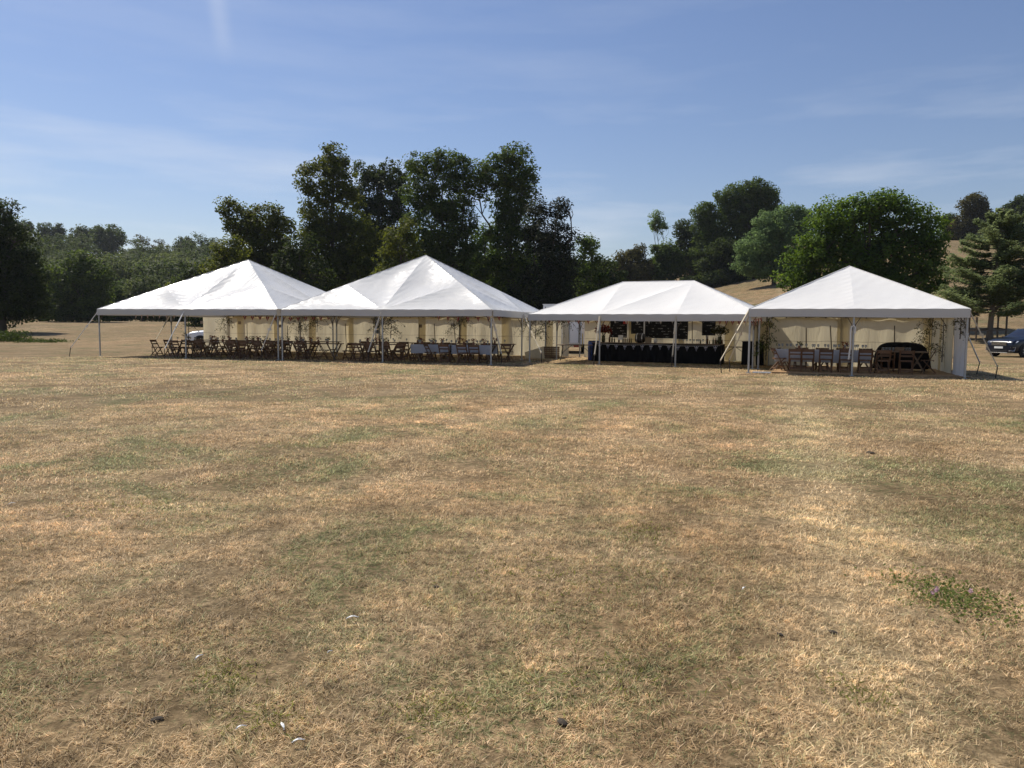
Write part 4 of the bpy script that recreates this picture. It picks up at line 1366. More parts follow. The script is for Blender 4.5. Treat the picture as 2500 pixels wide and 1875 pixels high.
for i in range(8):
    place_chair(F1, 3.1 + 0.78 * i, 1.95 + rng.uniform(-0.1, 0.1), PI + rng.uniform(-0.3, 0.3), 'folding chair on the far side of the front tables in the leftmost marquee', 'far side chairs in the leftmost marquee')
for i in range(7):
    place_chair(F1, 2.6 + 0.95 * i, 3.9 + rng.uniform(-0.1, 0.1), rng.uniform(-0.4, 0.4), 'folding chair at the shaded middle tables of the leftmost marquee', 'middle row chairs in the leftmost marquee')
# --- tallest marquee
place_table(F2, 1.15, 1.3, 'bare wooden table at the left corner of the tallest marquee', 'front tables of the tallest marquee')
dress_table(F2, 1.0, 1.3, 0, 0.737, 4, 3, 'glass on the bare corner table of the tallest marquee', 'jar of flowers on the bare corner table of the tallest marquee', 'the corner table of the tallest marquee')
for i, (u, c) in enumerate([(3.8, 0), (6.45, 1), (8.3, 1)]):
    place_table(F2, u, 1.35, ['wooden table left of the middle front pole, tallest marquee', 'table under pale linen right of the middle pole, tallest marquee', 'table under pale linen at the right end of the tallest marquee'][i], 'front tables of the tallest marquee')
    if c:
        tablecloth(F2, u, 1.35, 1.75, 0.78, 0.737, 0.36, ['', 'pale grey-blue linen over the table right of the middle pole, tallest marquee', 'pale grey-blue linen over the right end table, tallest marquee'][i], 'linen cloths', seed=i * 2.1)
    dress_table(F2, u, 1.35, 0, 0.748 if c else 0.737, 7, 3, ['glass on the table left of the middle pole in the tallest marquee', 'glass on the linen table right of the middle pole, tallest marquee', 'glass on the right end linen table of the tallest marquee'][i],
                ['jar of flowers on the table left of the middle pole, tallest marquee', 'jar of flowers on the linen table right of the middle pole, tallest marquee', 'jar of flowers on the right end linen table, tallest marquee'][i], ['the table left of the middle pole', 'the linen table right of the middle pole', 'the right end linen table'][i])
for i, u in enumerate([2.4, 4.4, 6.4, 8.2]):
    place_table(F2, u, 4.7, 'wooden trestle table in the shaded middle row of the tallest marquee', 'middle row tables of the tallest marquee')
    dress_table(F2, u, 4.7, 0, 0.737, 3, 1, 'glass on the shaded middle tables of the tallest marquee', 'jar of flowers on the shaded middle tables of the tallest marquee', 'the middle tables of the tallest marquee')
g2 = 'chairs in the tallest marquee'
spots2 = [(735, 0.7, 0.1), (762, 0.8, 1.3), (790, 1.1, -0.9), (852, 0.7, 1.1), (874, 0.62, 0.0), (907, 0.6, 0.02), (944, 0.6, -0.02), (974, 0.8, 0.9), (1016, 1.6, 2.2), (1050, 0.75, -0.8), (1086, 0.6, 0.04), (1130, 0.58, -0.03)]
for i, (px, v, t) in enumerate(spots2):
    place_chair(F2, F2.u_at(px, v, 860), v, t, ORD[i] + ' folding chair from the left along the front of the tallest marquee', g2)
place_chair(F2, F2.u_at(1158, 0.7, 860), 0.7, 0.15, 'folding chair just left of the right corner pole, tallest marquee', g2)
place_chair(F2, F2.u_at(1205, 2.6, 860), 2.6, 0.05, 'folding chair just right of the corner pole, set back, tallest marquee', g2)
place_chair(F2, F2.u_at(1243, 3.0, 860), 3.0, 1.9, 'last folding chair at the right end of the tallest marquee, seen from the side', g2)
place_chair(F2, F2.u_at(1232, 2.7, 860), 2.7, 0.6, 'angled folding chair next to the last one, right end of the tallest marquee', g2)
for i in range(8):
    place_chair(F2, 2.9 + 0.8 * i, 2.15 + rng.uniform(-0.12, 0.12), PI + rng.uniform(-0.5, 0.5), 'folding chair on the far side of the front tables in the tallest marquee', 'far side chairs in the tallest marquee')
for i in range(7):
    place_chair(F2, 1.9 + 1.05 * i, 4.0 + rng.uniform(-0.15, 0.15), rng.uniform(-0.5, 0.5), 'folding chair at the shaded middle tables of the tallest marquee', 'middle row chairs in the tallest marquee')
# --- rightmost marquee
g4 = 'chairs in the rightmost marquee'
tv = 1.75
ta = [F4.u_at(px, tv, 860) for px in (1950, 2062)]
for i, u in enumerate(ta):
    place_table(F4, u, tv, ['linen covered table at the left of the rightmost marquee', 'linen covered table by the middle pole of the rightmost marquee'][i], 'tables of the rightmost marquee', z=FLOOR)
    tablecloth(F4, u, tv, 1.62, 0.78, 0.737, 0.42, ['grey linen cloth over the left table, rightmost marquee', 'grey linen cloth over the middle table, rightmost marquee'][i], 'linen cloths', z=FLOOR, seed=4 + i)
    dress_table(F4, u, tv, FLOOR, 0.748, 11, 1, ['wine glass on the left linen table of the rightmost marquee', 'wine glass on the middle linen table of the rightmost marquee'][i], ['jar of flowers on the left linen table, rightmost marquee', 'jar of flowers on the middle linen table, rightmost marquee'][i], ['the left linen table of the rightmost marquee', 'the middle linen table of the rightmost marquee'][i], L=1.5)
tr_ = F4.u_at(2190, tv, 860)
place_table(F4, tr_, tv, 'bare wooden table holding rows of tumblers at the right of the rightmost marquee', 'tables of the rightmost marquee', z=FLOOR)
for i in range(18):
    put('tumbler', tumbler_me, F4.w(tr_ - 0.45 + 0.06 * (i % 9) * 1.7 + 0.02, tv - 0.05 + 0.16 * (i // 9), FLOOR + 0.737), 0, 'clear tumbler in the rows on the bare right table, rightmost marquee', 'glass', 'tumblers on the right table')
bx = MB().box((0, 0, 0.07), (0.26, 0.18, 0.14)).build('box', 'crate_wood')
bx.location = F4.w(tr_ + 0.05, tv - 0.22, FLOOR + 0.737); bx.rotation_euler = (0, 0, F4.rz)
tag(bx, 'small brown box in front of the tumblers on the right table', 'box')
for i, px in enumerate([1942, 1971, 2016, 2065, 2112, 2155, 2213]):
    v = 0.98
    place_chair(F4, F4.u_at(px, v, 880), v + rng.uniform(-0.04, 0.04), rng.uniform(-0.06, 0.06), ORD[i] + ' folding chair from the left with its back to the lawn, rightmost marquee', g4, z=FLOOR)
place_chair(F4, 0.95, 1.25, -1.25, 'sunlit folding chair at the left end of the rightmost marquee, nearest the lawn', g4, z=FLOOR)
place_chair(F4, 1.15, 2.0, -1.75, 'sunlit folding chair at the left end of the rightmost marquee, further in', g4, z=FLOOR)
place_chair(F4, 5.75, 1.9, 1.4, 'folding chair at the right end of the tumbler table, rightmost marquee', g4, z=FLOOR)
for i in range(5):
    place_chair(F4, 1.7 + 0.72 * i, 2.5, PI + rng.uniform(-0.15, 0.15), ORD[i] + ' folding chair from the left on the far side of the tables, rightmost marquee', 'far side chairs in the rightmost marquee', z=FLOOR)
# dark covered sofa behind the tumbler table
so = thing('sofa', 'black rounded sofa back behind the tumbler table in the rightmost marquee', 'sofa', F4.w(F4.u_at(2203, 3.0, 850), 3.0, FLOOR), F4.rz)
def sofa_fn(s, t):
    a = s * 2 - 1
    prof = (1 - abs(a) ** 5) ** 0.5
    z = 0.12 + (0.90 * prof + 0.03 * mnoise.noise(Vector((s * 6, 0, 3)))) * math.sin(min(1, t * 1.15) * PI / 2)
    return Vector((a * 0.92, -0.25 + 0.5 * t - 0.2 * math.sin(t * PI) * (1 - t), z))
m_ = MB(); m_.grid(sofa_fn, 36, 10); m_.grid(lambda s, t: sofa_fn(1 - s, 1 - t * 0.0) + Vector((0, 0.02 + 0.3 * t, -t * (sofa_fn(1 - s, 1).z - 0.05))), 36, 4)
m_.build('backrest', 'black_cloth', so, smooth=True)
MB().box((0, 0.0, 0.30), (1.5, 0.5, 0.36)).build('seat', 'black_cloth', so)
for s in (-0.7, 0.7):
    MB().box((s, 0, 0.06), (0.08, 0.3, 0.12)).build('leg', 'iron_dark', so)
mt = MB().box((0, 0, 0.008), (0.6, 0.9, 0.014)).build('door_mat', 'slate_mat')
mt.location = F4.w(0.42, 0.6, 0.004); mt.rotation_euler = (0, 0, F4.rz)
tag(mt, 'grey mat on the grass at the left corner of the rightmost marquee', 'mat')

# ------------------------------------------------------------------ the bar
b_u0, b_u1, b_v = F3.u_at(1453, 2.9, 860), F3.u_at(1765, 2.9, 860), 2.9
BL_ = b_u1 - b_u0
BH = 0.86
bar = thing('bar_counter', 'long bar counter draped to the grass in black cloth', 'bar', F3.w((b_u0 + b_u1) / 2, b_v, 0), F3.rz)
c = MB()
def skirt(s, t):
    x = -BL_ / 2 + s * BL_
    return Vector((x, -0.36 - 0.035 * (1 - t) - (0.018 * (1 - t) + 0.006) * math.sin(x * 17 + 2 * math.sin(x * 3)), 0.02 + t * (BH - 0.045)))
c.grid(skirt, 160, 6)
for s in (0, 1):
    c.grid(lambda a, t, s=s: Vector(((-BL_ / 2 if s == 0 else BL_ / 2) + 0.008 * math.sin(a * 20), -0.36 + 0.72 * a, 0.02 + t * (BH - 0.045))), 12, 2)
c.build('drape', 'black_cloth', bar, smooth=True)
MB().box((0, 0, BH - 0.012), (BL_ + 0.06, 0.80, 0.028)).build('counter_top', 'table_wood', bar)
MB().box((0, -0.405, BH - 0.032), (BL_ + 0.05, 0.012, 0.035)).build('edge_trim', 'iron_dark', bar)

def flag(parent, p, q, h, style, mb_mats, tilt=0.0):
    """triangular pennant hanging from the string between p and q"""
    p, q = Vector(p), Vector(q)
    d = q - p
    m = (p + q) / 2
    nn = Vector((-d.y, d.x, 0)).normalized()
    tip = m + Vector((0, 0, -h)) + nn * tilt
    b = MB()
    b.add([p, q, tip], [(0, 1, 2)], 0)
    f = nn * -0.004
    if style == 'cross':
        w = d * 0.055
        dn = tip - m
        b.add([m - w + f, m + w + f, tip - w * 0.25 + f, tip + w * 0.25 + f], [(0, 1, 3, 2)], 1)
        a0 = p.lerp(tip, 0.25); a1 = q.lerp(tip, 0.25); c0 = p.lerp(tip, 0.36); c1 = q.lerp(tip, 0.36)
        b.add([a0 + f, a1 + f, c1 + f, c0 + f], [(0, 1, 2, 3)], 1)
        b.add([p + f * 1.5, p.lerp(q, 0.07) + f * 1.5, tip + f * 1.5], [(0, 1, 2)], 2)
        b.add([q.lerp(p, 0.07) + f * 1.5, q + f * 1.5, tip + f * 1.5], [(0, 1, 2)], 2)
    elif style == 'red':
        w = d * 0.12
        b.add([m - w + f, m + w + f, tip + f], [(0, 1, 2)], 1)
    b.build('flag', mb_mats, parent)

def bunting(label, pts, n, h, style, mats, gap=0.5, group='bunting strings', string='rope_white'):
    o = thing('bunting', label, 'bunting', pts[0], 0, group)
    P0 = Vector(pts[0])
    P = [Vector(p) - P0 for p in pts]
    seg = []
    for a, b in zip(P[:-1], P[1:]):
        for i in range(8):
            t = i / 8
            seg.append(a.lerp(b, t) + Vector((0, 0, -0.06 * (b - a).length * 0.25 * math.sin(t * PI))))
    seg.append(P[-1])
    MB().tube(seg, 0.006, 4).build('string', string, o)
    L = [0.0]
    for a, b in zip(seg[:-1], seg[1:]):
        L.append(L[-1] + (b - a).length)
    def pos(s):
        for i in range(len(seg) - 1):
            if L[i + 1] >= s:
                return seg[i].lerp(seg[i + 1], (s - L[i]) / max(1e-6, L[i + 1] - L[i]))
        return seg[-1]
    for i in range(n):
        c_ = (i + 0.5) / n * L[-1]
        w = min(L[-1] / n * gap, 0.22)
        flag(o, pos(c_ - w / 2), pos(c_ + w / 2), h * rng.uniform(0.9, 1.1), style, mats, tilt=rng.uniform(-0.05, 0.05))
    return o
bf0, bf1 = F3.w(b_u0 + 0.15, b_v - 0.43, BH - 0.05), F3.w(b_u1 - 0.05, b_v - 0.43, BH - 0.05)
bunting('string of dark pennants with white crosses along the front of the bar', [bf0, bf0.lerp(bf1, 0.5), bf1], 14, 0.23, 'cross', ['flag_blue', 'flag_white', 'flag_white'], gap=0.48)
bunting('short string of red and white pennants under the open left end of the leftmost marquee', [F1.w(0.5, 1.6, 1.98), F1.w(2.2, 1.0, 1.98), F1.w(4.3, 0.5, 1.98)], 8, 0.20, 'red', ['flag_white', 'flag_red'], gap=0.28)
bunting('string of red pennants hanging inside the leftmost marquee roof', [F1.w(4.8, 4.0, 1.98), F1.w(9.2, 5.2, 1.98)], 12, 0.2, 'red', ['flag_red', 'flag_white'], gap=0.5)
bunting('red pennants inside the tallest marquee, near its right corner pole', [F2.w(5.6, 3.6, 2.0), F2.w(9.35, 2.2, 2.0)], 7, 0.24, 'red', ['flag_red', 'flag_white'], gap=0.33)
bunting('row of faded red pennants right of the chalkboards behind the bar', [F3.w(F3.u_at(1750, 4.5, 790), 4.5, 1.93), F3.w(F3.u_at(1845, 4.2, 790), 4.2, 1.9)], 6, 0.26, 'red', ['flag_red', 'flag_white'], gap=0.6)
bunting('cluster of red and white pennants at the left corner of the rightmost marquee', [F4.w(0.1, 0.3, 1.95), F4.w(0.05, 1.6, 1.9), F4.w(0.3, 2.6, 1.95)], 8, 0.25, 'red', ['flag_red', 'flag_white'], gap=0.7)
bunting('few pale pennants hanging before the chalkboards above the bar', [F3.w(3.3, 0.8, 1.86), F3.w(6.2, 0.8, 1.86)], 6, 0.16, 'red', ['flag_white', 'flag_blue'], gap=0.2)
bunting('sparse pennants over the trestle table left of the bar', [F3.w(0.3, 0.9, 1.86), F3.w(3.0, 0.9, 1.86)], 6, 0.17, 'red', ['flag_red', 'flag_white'], gap=0.3)

# chalkboards and notices on the wall behind the bar
VW = 6.1
def board(px0, px1, y0, y1, label, split=None):
    ua, ub = F3.u_at(px0, VW, 800), F3.u_at(px1, VW, 800)
    z0, z1 = F3.z_at((px0 + px1) / 2, y1, VW), F3.z_at((px0 + px1) / 2, y0, VW)
    w, h = ub - ua, z1 - z0
    o = thing('chalkboard', label, 'chalkboard', F3.w((ua + ub) / 2, VW, z0), F3.rz, 'chalkboards behind the bar')
    MB().box((0, 0, h / 2), (w - 0.04, 0.02, h - 0.04)).build('board', 'chalkboard', o)
    k = MB()
    for s in (-1, 1):
        k.box((s * (w / 2 - 0.015), -0.006, h / 2), (0.03, 0.034, h))
    k.box((0, -0.006, h - 0.015), (w - 0.062, 0.034, 0.03)); k.box((0, -0.006, 0.015), (w - 0.062, 0.034, 0.03))
    k.build('frame', 'car_black', o)
board(1490, 1531, 771, 824, 'chalkboard price list with the red notice, leftmost behind the bar')
board(1541, 1571, 775, 815, 'smallest chalkboard, second from the left behind the bar')
board(1575, 1648, 772, 826, 'widest chalkboard in the middle behind the bar')
board(1650, 1680, 772, 828, 'narrow chalkboard joined to the right of the widest one')
board(1714, 1747, 775, 819, 'chalkboard hung apart on the right, left of the red pennants')
def wall_sheet(fr, px0, px1, y0, y1, v, m, name, label, cat):
    ua, ub = fr.u_at(px0, v, 800), fr.u_at(px1, v, 800)
    z0, z1 = fr.z_at((px0 + px1) / 2, y1, v), fr.z_at((px0 + px1) / 2, y0, v)
    o = MB().box((0, 0, 0), (ub - ua, 0.006, z1 - z0)).build(name, m)
    o.location = fr.w((ua + ub) / 2, v, (z0 + z1) / 2)
    o.rotation_euler = (0, 0, fr.rz)
    return tag(o, label, cat)
wall_sheet(F3, 1521, 1532, 780, 791, 5.9, 'poster_red', 'notice', 'small red notice at the top right of the leftmost chalkboard', 'notice')
wall_sheet(F3, 1571.5, 1574.5, 775, 826, 6.05, 'paint_white', 'white_strip', 'pale strip between the small and the widest chalkboard', 'strip')
for px, py, lb in ((493, 787, 'small brown notice at the left edge of the back wall'), (585, 788, 'small brown notice right of the first leafy pole, leftmost marquee'), (684, 796, 'small brown notice by the pole where the two left marquees meet')):
    wall_sheet(F1, px - 3.6, px + 3.6, py - 3.6, py + 3.6, 9.40, 'paper_brown', 'notice', lb, 'notice')
for px, py, w_, m, lb in ((1027, 796, 3.5, 'paper_brown', 'small notice on the dark overlap of the middle back wall'), (1105, 792, 5, 'paper', 'pink-white notice on the back wall of the tallest marquee'), (1198, 797, 3.2, 'paper_brown', 'small notice beside the right corner pole of the tallest marquee')):
    wall_sheet(F2, px - w_, px + w_, py - 3.8, py + 3.8, 9.40, m, 'notice', lb, 'notice')

# things on the bar
BT = BH + 0.003
def bar_p(px, dv=0.0):
    return F3.w(F3.u_at(px, b_v + dv, 838), b_v + dv, BT)
bot_prof = [(0.0, 0.0), (0.036, 0.0), (0.037, 0.16), (0.03, 0.19), (0.013, 0.22), (0.013, 0.29), (0.0, 0.29)]
bot_g = MB().lathe(bot_prof, 10).mesh('bottle', 'bottle_glass', True)
bot_b = MB().lathe(bot_prof, 10).mesh('bottle', 'bottle_brown', True)
for i, (px, kind, sc_) in enumerate([(1488, 'b', 1.2), (1494, 'g', 1.0), (1500, 'g', 0.8), (1511, 'b', 1.0), (1521, 'g', 0.8), (1526, 'b', 0.8), (1531, 'g', 0.75), (1536, 'b', 0.8), (1541, 'g', 0.7), (1710, 'g', 0.7), (1727, 'b', 1.1), (1732, 'g', 0.6), (1741, 'g', 0.95), (1746, 'b', 0.9), (1750, 'g', 0.9), (1763, 'b', 0.8)]):
    o = put('bottle', bot_b if kind == 'b' else bot_g, bar_p(px, rng.uniform(-0.1, 0.2)), 0,
            ('bottle standing on the left half of the bar' if px < 1600 else 'bottle standing at the right end of the bar'), 'bottle', 'bottles on the left of the bar' if px < 1600 else 'bottles on the right of the bar')
    o.scale = (sc_,) * 3
def vase(px, label, m, n=420, rad=0.42, zc=0.72):
    p = bar_p(px, 0.12)
    t = thing('flower_vase', label, 'vase', p)
    MB().lathe([(0, 0), (0.07, 0.0), (0.09, 0.1), (0.075, 0.24), (0.09, 0.3), (0.08, 0.3), (0.06, 0.24)], 12).build('vase', 'bottle_glass', t, True)
    d = rng.normal(size=(n, 3)); d[:, 2] = np.abs(d[:, 2]) * 1.1 - 0.15; d /= np.linalg.norm(d, axis=1)[:, None]
    P = d * rad * (rng.uniform(0.15, 1.0, n) ** 0.6)[:, None] * np.array([1, 0.8, 0.8]) + np.array([0, 0, zc - 0.25])
    link('flowers', np_quads('flowers', leaf_quads(P, 0.10, 0.1, 0.5), m, rng.uniform(0, 1, n)), t)['kind'] = 'stuff'
    s = MB()
    for _ in range(16):
        a = rng.uniform(0, 6.28); r_ = rng.uniform(0.6, 1.15) * rad
        s.tube([(0, 0, 0.25), (math.cos(a) * r_ * 0.4, math.sin(a) * r_ * 0.4, zc - 0.2), (math.cos(a) * r_, math.sin(a) * r_ * 0.8, zc + rng.uniform(-0.25, 0.25))], 0.006, 4)
    s.build('stem', 'leaf_twig', t)
vase(1473, 'tall vase of dark red flowers and twigs at the left end of the bar', 'leaf_flower_red')
vase(1757, 'tall vase of dark dried flowers at the right end of the bar', 'leaf_copper', n=300)
bk = thing('keg', 'dark cask lying on the bar left of the middle', 'cask', bar_p(1563, 0.15), F3.rz)
kb = MB(); prof = [(0.0, -0.2), (0.18, -0.2), (0.21, -0.08), (0.215, 0), (0.21, 0.08), (0.18, 0.2), (0.0, 0.2)]
M_ = Matrix.Rotation(PI / 2, 3, 'Y')
kk = MB().lathe(prof, 18)
kb.add([M_ @ Vector(p) + Vector((0, 0, 0.21)) for p in kk.v], kk.f)
kb.build('barrel', 'iron_dark', bk, True)
for s in (-0.12, 0.12):
    q_ = MB().lathe([(0.207, -0.02), (0.212, -0.02), (0.212, 0.02), (0.207, 0.02)], 18)
    MB().add([M_ @ Vector(p) + Vector((s, 0, 0.21)) for p in q_.v], q_.f).build('hoop', 'alloy', bk)
b_ = MB(); b_.box((0, 0, 0.12), (0.26, 0.24, 0.24)); o = b_.build('box', 'paper_brown'); o.location = bar_p(1583, 0.1); o.rotation_euler = (0, 0, F3.rz + 0.2)
tag(o, 'tan cardboard box on the bar beside the dark cask', 'box')
for px, lb in ((1515, 'white folded card standing among the bottles on the bar'), (1600, 'pale jug left of the middle pole on the bar')):
    q_ = MB()
    if px == 1515:
        q_.bar((-0.11, 0.05, 0), (-0.11, 0.0, 0.32), 0.01, 0.01); q_.add([(-0.12, -0.05, 0.12), (0.12, -0.05, 0.12), (0.1, 0.0, 0.33), (-0.1, 0.0, 0.33)], [(0, 1, 2, 3)]); q_.bar((0.11, 0.05, 0), (0.11, 0, 0.32), 0.01, 0.01)
        o = q_.build('card', 'paper')
    else:
        q_.lathe([(0, 0), (0.06, 0), (0.075, 0.1), (0.05, 0.17), (0.06, 0.2), (0.05, 0.2), (0.04, 0.16)], 12); q_.tube([(0.07, 0, 0.05), (0.12, 0, 0.1), (0.06, 0, 0.18)], 0.01, 5)
        o = q_.build('jug', 'paper', None, True)
    o.location = bar_p(px, 0.1); o.rotation_euler = (0, 0, F3.rz)
    tag(o, lb, 'card' if px == 1515 else 'jug')
for i in range(9):
    put('wine_glass', glass_me, bar_p(1660 + 8 * i + rng.uniform(-2, 2), rng.uniform(-0.05, 0.25)), 0, 'clear glass on the right half of the bar', 'glass', 'glasses on the bar')

# trestle tables, drum and crates beside the bar
tt = make_table(1.8, 0.7, 0.74, 'table_wood', 'bare folding table with dark metal legs left of the bar', iron=True)
tt.location = F3.w(F3.u_at(1407, 2.6, 845), 2.6, 0); tt.rotation_euler = (0, 0, F3.rz + 0.35)
tt2 = make_table(1.5, 0.7, 0.74, 'table_wood', 'bare folding table right of the bar, half behind the corner poles', iron=True)
tt2.location = F3.w(F3.u_at(1795, 4.0, 850), 4.0, 0); tt2.rotation_euler = (0, 0, F3.rz)
ct = MB(); ct.box((0, 0, 0.5), (0.8, 0.6, 1.0)); 
def drape_fn(s, t):
    a = s * 2 * PI
    w = 1 + 0.06 * (1 - t) * math.sin(a * 9)
    r = 0.42 * w * (abs(math.cos(a)) ** 4 + abs(math.sin(a)) ** 4) ** -0.25
    return Vector((r * math.cos(a), r * 0.75 * math.sin(a), 0.02 + 0.96 * t))
dt = thing('side_table', 'small side table draped to the ground in black behind the corner poles', 'table', F3.w(F3.u_at(1838, 3.0, 860), 3.0, 0), F3.rz)
d_ = MB(); d_.grid(drape_fn, 72, 6); d_.build('drape', 'black_cloth', dt, True)
MB().box((0, 0, 0.985), (0.84, 0.62, 0.025)).build('table_top', 'black_cloth', dt)
dr = thing('drum', 'blue plastic drum at the left end of the bar', 'drum', F3.w(F3.u_at(1450, 3.6, 850), 3.6, 0))
MB().lathe([(0, 0), (0.26, 0), (0.28, 0.04), (0.28, 0.28), (0.30, 0.30), (0.28, 0.32), (0.28, 0.58), (0.30, 0.60), (0.28, 0.62), (0.275, 0.85), (0.25, 0.88), (0.0, 0.885)], 24).build('body', 'plastic_blue', dr, True)
MB().lathe([(0.262, 0.885), (0.268, 0.90), (0.255, 0.91), (0.0, 0.908)], 24).build('lid', 'plastic_dark', dr)
def crate(p, rz, label):
    t = thing('crate', label, 'crate', p, rz, 'slatted crates by the open corner')
    W_, D_, H_ = 0.36, 0.3, 0.29
    for i in range(3):
        z = 0.05 + i * 0.095
        for s in (-1, 1):
            MB().box((0, s * D_ / 2, z), (W_, 0.012, 0.075)).build('slat', 'crate_wood', t)
            MB().box((s * (W_ / 2 - 0.02), 0, z), (0.012, D_ - 0.014, 0.075)).build('slat', 'crate_wood', t)
    MB().box((0, 0, 0.012), (W_ - 0.06, D_ - 0.02, 0.012)).build('base', 'crate_wood', t)
    k = MB()
    for sx in (-1, 1):
        for sy in (-1, 1):
            k.box((sx * (W_ / 2 - 0.045), sy * (D_ / 2 - 0.02), H_ / 2), (0.03, 0.024, H_))
    k.build('corner_post', 'crate_wood', t)
cv = 6.6
for i, (px, zz, lb) in enumerate([(1338, 0, 'lower left slatted crate of four by the open corner'), (1355, 0, 'lower right slatted crate of four by the open corner'), (1338, 0.295, 'upper left slatted crate of four by the open corner'), (1355, 0.295, 'upper right slatted crate of four by the open corner')]):
    p = at(px, 860, 36.8); p.z = zz
    crate(p, F3.rz + (0.05 if i % 2 else -0.04), lb)
# canvas sheet propped at the foot of the corner wall
sh = MB(); sh.grid(lambda s, t: Vector((-0.55 * (1 - s) + 0.4 * s, 0.10 * math.sin(s * 5) + 0.25 * (1 - t), 0.02 + t * (0.30 + 0.30 * s))), 20, 8)
o = sh.build('canvas_sheet', 'wall_cream', None, True); p = at(1308, 860, 36.0); o.location = (p.x, p.y, 0); o.rotation_euler = (0, 0, F2.rz)
tag(o, 'loose canvas sheet slumped against the wall left of the crates', 'canvas sheet')

# ------------------------------------------------------------------ leafy branches tied to the poles
def branch(name_label, p, h, n, side=1.0, droop=0.5, m='leaf_twig', spread=0.8, leaf=0.075):
    """bunch of leafy twigs tied to a pole and arching outwards"""
    t = thing('leafy_branch', name_label, 'branch', p, 0, 'leafy branches tied to the poles')
    s = MB()
    C = []
    for i in range(n):
        a = rng.uniform(0, 2 * PI)
        z0 = rng.uniform(0.1, 0.9) * h
        L_ = rng.uniform(0.35, 1.0) * spread
        q0 = Vector((0, 0, z0))
        q1 = Vector((math.cos(a) * L_ * 0.5 * side, math.sin(a) * L_ * 0.3, z0 + 0.22 * L_))
        q2 = Vector((math.cos(a) * L_ * side, math.sin(a) * L_ * 0.5, z0 - droop * L_ * rng.uniform(0.2, 1.0)))
        s.tube([q0, q1, q2], [0.008, 0.006, 0.003], 4)
        for _ in range(16):
            t_ = rng.uniform(0.25, 1.0)
            q = q0.lerp(q1, t_ * 2) if t_ < 0.5 else q1.lerp(q2, t_ * 2 - 1)
            C.append(np.array(q) + rng.normal(size=3) * 0.05)
    s.tube([(0.03, 0, 0), (0.05, 0.02, h * 0.5), (0.02, 0, h)], [0.018, 0.014, 0.006], 5)
    s.build('stem', 'bark', t)
    C = np.array(C)
    link('leaves', np_quads('leaves', leaf_quads(C, leaf, 0.0, 0.4), m, rng.uniform(0, 1, len(C))), t)
branch('leafy twigs on the first inner pole of the leftmost marquee', F1.w(0, 9.4, 0.9), 1.2, 16, spread=0.8)
branch('sparse twig on the middle front pole of the leftmost marquee', F1.w(4.75, 0.1, 0.8), 1.0, 5, spread=0.6)
branch('bushy hanging branch on the second inner pole of the leftmost marquee', F1.w(4.72, 9.4, 1.0), 1.15, 26, spread=1.1, droop=0.6)
branch('bushy branch by the pole where the two left marquees meet', F2.w(0.15, 2.6, 1.2), 0.9, 14, spread=0.9, droop=0.8)
branch('thick branch behind the middle front pole of the tallest marquee', F2.w(4.9, 0.35, 1.0), 1.1, 20, spread=0.8)
branch('leafy twigs on the inner pole right of the pink-white notice', F2.w(4.72, 9.4, 0.9), 1.2, 18, spread=0.9)
branch('twigs tied to the inner corner pole where back walls meet', F1.w(9.4, 9.35, 0.9), 1.2, 12, spread=0.8)
branch('hanging willow-like spray left of the crates between tallest marquee and bar marquee', F3.w(0.1, 0.3, 1.0), 1.0, 20, spread=0.9, droop=0.9)
branch('drooping leaves along the eave above the crates', F3.w(1.2, 0.6, 1.45), 0.5, 16, spread=1.1, droop=0.5)
branch('climbing vine on the left back pole of the rightmost marquee', F4.w(0.45, 2.9, 0.35), 1.75, 30, spread=0.55, m='leaf_mid')
branch('bare-ish branch on the right back pole of the rightmost marquee', F4.w(6.3, 5.6, 0.6), 1.5, 22, spread=0.9)
branch('branch on the middle pole of the right canvas wall, rightmost marquee', F4.w(6.35, 3.15, 0.4), 1.7, 18, spread=0.7)
branch('small spray near the front right corner of the rightmost marquee', F4.w(6.4, 0.6, 1.25), 0.85, 12, spread=0.5)

